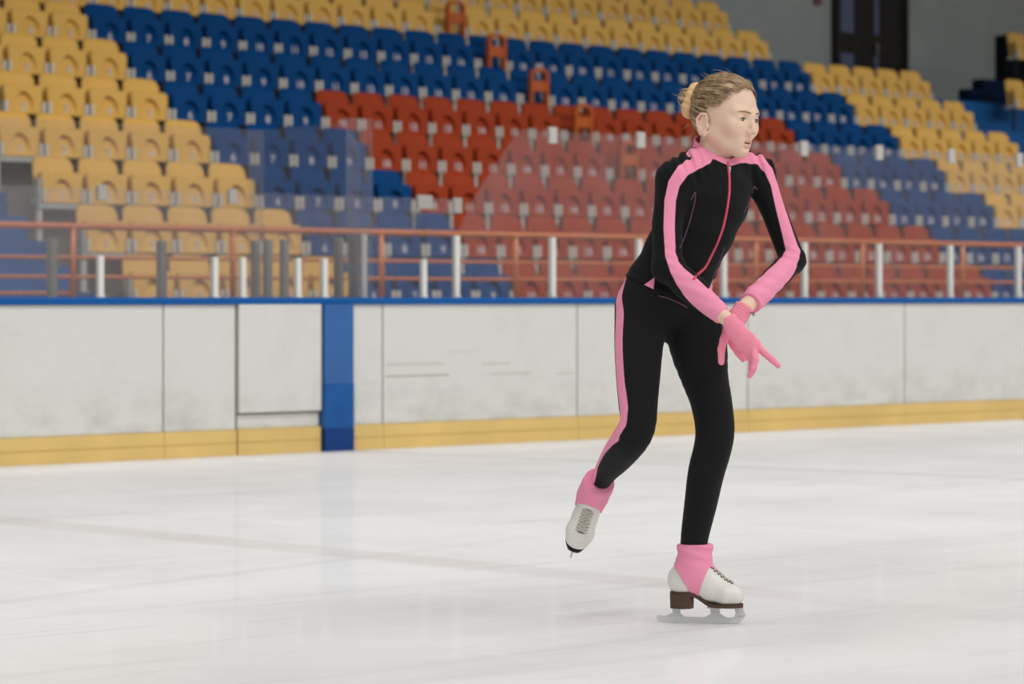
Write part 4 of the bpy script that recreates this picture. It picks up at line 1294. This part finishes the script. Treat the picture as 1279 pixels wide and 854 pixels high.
def make_skate(origin, toe, up, foot_name, label, lace_dir, lace0=.048, cov=-.02):
    tx = nrm(toe); uz = nrm(np.asarray(up, float) - tx * (np.asarray(up, float) @ tx)); sy = np.cross(uz, tx)
    R = np.stack([tx, sy, uz], 1)
    W = lambda p: tuple(origin + R @ np.asarray(p, float))
    V, Fq = surfnet(lambda p: boot_sdf(p), (-.1, -.06, -.165), (.17, .06, .135), .0032)
    V = V[:]
    topcut = V
    me = np_mesh('skate', V @ R.T + origin, Fq)
    sk = link('skate', me, leather, person); sk['label'] = label
    # sole and stacked heel
    def outline(n=40, inset=0.0):
        pts = []
        for i in range(n):
            a = 2 * math.pi * i / n
            x = .033 + .107 * math.cos(a)
            w = .034 if x < 0 else .030 + .010 * math.exp(-((x - .10) / .045) ** 2)
            if -.03 < x < .06: w *= .92
            s_ = math.sin(a); pts.append((x, (w - inset) * math.copysign(abs(s_) ** .6, s_)))
        return pts
    bm = bmesh.new(); O = outline(56)
    lo_ = [bm.verts.new(W((x, y, float(sole_z(np.array(x))) - .0085))) for x, y in O]; hi_ = [bm.verts.new(W((x, y, float(sole_z(np.array(x))) + .002))) for x, y in O]
    n = len(O)
    for i in range(n): bm.faces.new((lo_[i], lo_[(i + 1) % n], hi_[(i + 1) % n], hi_[i]))
    bm.faces.new(lo_[::-1]); bm.faces.new(hi_)
    bmesh.ops.triangulate(bm, faces=[f for f in bm.faces if len(f.verts) > 4]); bmesh.ops.recalc_face_normals(bm, faces=bm.faces)
    me = bpy.data.meshes.new('sole'); bm.to_mesh(me); bm.free(); link('sole', me, solem if foot_name == 'stand' else blackm, sk)
    bm = bmesh.new()
    hp_ = []
    for i in range(20):
        a = math.pi / 2 + math.pi * i / 19
        hp_.append((-.042 + .033 * math.cos(a), .031 * math.sin(a)))
    hp_ += [(-.012, -.029), (-.004, 0), (-.012, .029)]
    lo_ = [bm.verts.new(W((x * .97 - .001, y * .95, -.168))) for x, y in hp_]; hi_ = [bm.verts.new(W((x, y, -.126))) for x, y in hp_]
    n = len(hp_)
    for i in range(n): bm.faces.new((lo_[i], lo_[(i + 1) % n], hi_[(i + 1) % n], hi_[i]))
    bm.faces.new(lo_[::-1]); bm.faces.new(hi_); bmesh.ops.recalc_face_normals(bm, faces=bm.faces)
    me = bpy.data.meshes.new('heel'); bm.to_mesh(me); bm.free(); link('heel', me, solem, sk)
    # blade: runner, two stanchions with an opening, toe pick
    zb_ = BLADE_Z
    bm = bmesh.new()
    # runner
    def pr(pts, t, z=None):
        a = [bm.verts.new(W((x, -t, zz))) for x, zz in pts]; b_ = [bm.verts.new(W((x, t, zz))) for x, zz in pts]
        n = len(pts); bm.faces.new(a); bm.faces.new(b_[::-1])
        for i in range(n): bm.faces.new((a[i], b_[i], b_[(i + 1) % n], a[(i + 1) % n]))
    runner = [(-.114, zb_ + .012), (-.108, zb_ + .003), (-.06, zb_), (.06, zb_), (.126, zb_ + .003), (.134, zb_ + .008), (.135, zb_ + .013), (.141, zb_ + .015), (.142, zb_ + .020), (.148, zb_ + .025), (.128, zb_ + .025), (.115, zb_ + .019), (.02, zb_ + .018), (-.09, zb_ + .020), (-.112, zb_ + .023)]
    pr(runner, .002)
    pr([(.148, zb_ + .025), (.136, -.158), (.112, -.158), (.118, zb_ + .032), (.112, zb_ + .019)], .002)
    pr([(.092, zb_ + .0185), (.072, zb_ + .030), (.070, -.158), (.040, -.158), (.046, zb_ + .030), (.028, zb_ + .0185)], .002)
    pr([(-.032, zb_ + .0185), (-.044, zb_ + .028), (-.044, -.167), (-.068, -.167), (-.066, zb_ + .030), (-.088, zb_ + .0205)], .002)
    # mounting plates
    def bx(x0, x1, y0, y1, z0, z1):
        pts = [(x0, y0), (x1, y0), (x1, y1), (x0, y1)]
        a = [bm.verts.new(W((x, y, z0))) for x, y in pts]; b_ = [bm.verts.new(W((x, y, z1))) for x, y in pts]
        bm.faces.new(a); bm.faces.new(b_)
        for i in range(4): bm.faces.new((a[i], a[(i + 1) % 4], b_[(i + 1) % 4], b_[i]))
    bx(.036, .136, -.018, .018, -.166, -.1625); bx(-.07, -.026, -.018, .018, -.171, -.168)
    bmesh.ops.recalc_face_normals(bm, faces=bm.faces)
    me = bpy.data.meshes.new('blade'); bm.to_mesh(me); bm.free(); link('blade', me, blade_m, sk)
    # tongue, laces and eyelets follow the instep
    def instep(x, y):
        zs = np.linspace(.10, -.15, 300); pts = np.stack([np.full(300, x), np.full(300, y), zs], 1)
        f = boot_sdf(pts); i = int(np.argmax(f < 0)); return pts[i]
    xs = np.linspace(lace0, .106, 7)
    tm = MB(); tp = [instep(x, 0) + [0.0015, 0, -.0005] for x in np.linspace(.037, .112, 12)]
    tm2 = bmesh.new()
    rows = []
    for x in np.linspace(lace0 - .003, .112, 16):
        rows.append([tm2.verts.new(W(instep(x, y) + np.array([.0006, 0, .0012]))) for y in np.linspace(-.0095, .0095, 6)])
    for i in range(15):
        for j in range(5):
            f = tm2.faces.new((rows[i][j], rows[i][j + 1], rows[i + 1][j + 1], rows[i + 1][j])); f.smooth = True
    bmesh.ops.solidify(tm2, geom=list(tm2.faces), thickness=.0015)
    bmesh.ops.recalc_face_normals(tm2, faces=tm2.faces)
    me = bpy.data.meshes.new('tongue'); tm2.to_mesh(me); tm2.free(); link('tongue', me, mat('tongue_grey', (178, 176, 168), .7) if 'tongue_grey' not in bpy.data.materials else bpy.data.materials['tongue_grey'], sk)
    lm = MB(); em = MB()
    for i, x in enumerate(xs):
        for sgn in (-1, 1):
            p = instep(x, sgn * .0155) + np.array([.001, 0, .0012])
            em.ball(W(p), .0022, u=8, v=6)
            if i < len(xs) - 1:
                e = instep(xs[i + 1], -sgn * .0155)
                seg = [W(instep(x + (xs[i + 1] - x) * t, sgn * .0155 * (1 - 2 * t)) + np.array([.0015, 0, .0032])) for t in np.linspace(0, 1, 7)]
                lm.tube(seg, .0021, 6)
        lm.tube([W(instep(x, y) + np.array([.0015, 0, .003])) for y in np.linspace(-.0155, .0155, 7)], .0020, 6)
    lm.build('laces', lacem, sk); em.build('eyelets', eyel, sk)
    # welt seam
    # pink boot cover of the leggings: sleeve round the ankle, funnel and strap under the arch
    def cover(q):
        d = boot_sdf(q, .0045)
        slv = tube(q, [(.004, 0, .10), (.0, 0, .0), (-.003, 0, -.04)], [.046, .046, .046], [.048, .051, .05], (0, 1, 0))
        d = np.minimum(d, slv)
        d = d + .0018 * np.sin(q[:, 2] * 190 + q[:, 0] * 60) * np.exp(-((q[:, 2] - .0) / .04) ** 2)
        dn = np.clip((-.028 - q[:, 2]) / .10, 0, 1)
        half = .052 * (1 - dn) ** 1.2 + .010
        lim = np.where(q[:, 2] > cov - q[:, 0] * .55, -1, np.abs(q[:, 0] - (-.010 + .012 * dn)) - half)
        d = np.maximum(d, lim * .8)
        d = smax(d, q[:, 2] - COVER_TOP, .003)
        return np.maximum(d, -(q[:, 2] + .134))
    Vc, Fc = surfnet(cover, (-.1, -.07, -.145), (.12, .07, .125), .003)
    link('boot_cover', np_mesh('boot_cover', Vc @ R.T + origin, Fc), pinkm, lg)
    return sk
BLADE_Z, COVER_TOP = -.2125, .020
zst = .2125
org = np.array([J(868.5, 690, .015)[0], .015, zst])
make_skate(org, (.985, -.17, 0), (0, 0, 1), 'stand', 'white skate on the ice under the straight leg', 1)
COVER_TOP = .030
make_skate(J(745.5, 608, .145), (-.26, -.60, -.76), (.20, -.79, .55), 'lift', 'white skate lifted behind, toe pointing down', 1, .056, .004)

# ------------------------------------------------------------------ lights
def area(name, loc, size, sy, power, spread=150, rot=(0, 0, 0), col=(1, 1, 1)):
    l = bpy.data.lights.new(name, 'AREA'); l.shape = 'RECTANGLE'; l.size = size; l.size_y = sy; l.energy = power; l.spread = math.radians(spread); l.color = col
    o = bpy.data.objects.new(name, l); COL.objects.link(o); o.location = loc; o.rotation_euler = rot
    return o
for i, (w, p) in enumerate(((-6, 900), (-14, 900), (-22, 900))):
    area('rink_lamp', (0, w, 8.5), 44, 2.0, p, 140, (math.radians(24), 0, 0), col=(1, .985, .96))
area('stand_fill', (5, 1.4, 6.6), 44, .8, 760, 140, (math.radians(42), 0, 0), (1, .985, .96))  # added fill with no visible source, brightens the seat rows
wd = bpy.data.worlds.new('hall'); SC.world = wd; wd.use_nodes = True
wd.node_tree.nodes['Background'].inputs[0].default_value = (.93, .96, 1, 1)
wd.node_tree.nodes['Background'].inputs[1].default_value = .10

# ------------------------------------------------------------------ camera
cam = bpy.data.cameras.new('camera'); cam.sensor_width = 36; cam.lens = F_PX / 1279 * 36
cam.shift_y = -(427 - 372) / 1279
cam.clip_start = .1; cam.clip_end = 200
cam.dof.use_dof = True; cam.dof.focus_distance = Y0 - .05; cam.dof.aperture_fstop = 4.2
co = bpy.data.objects.new('camera', cam); COL.objects.link(co)
co.location = (CAM[0], CAM[1], H); co.rotation_euler = (math.pi / 2, 0, -TH)
SC.camera = co
SC.view_settings.view_transform = 'Standard'; SC.view_settings.look = 'None'
SC.view_settings.gamma = 1; SC.view_settings.use_curve_mapping = False
SC.view_settings.exposure = 0.13
print('seats', NSEAT)
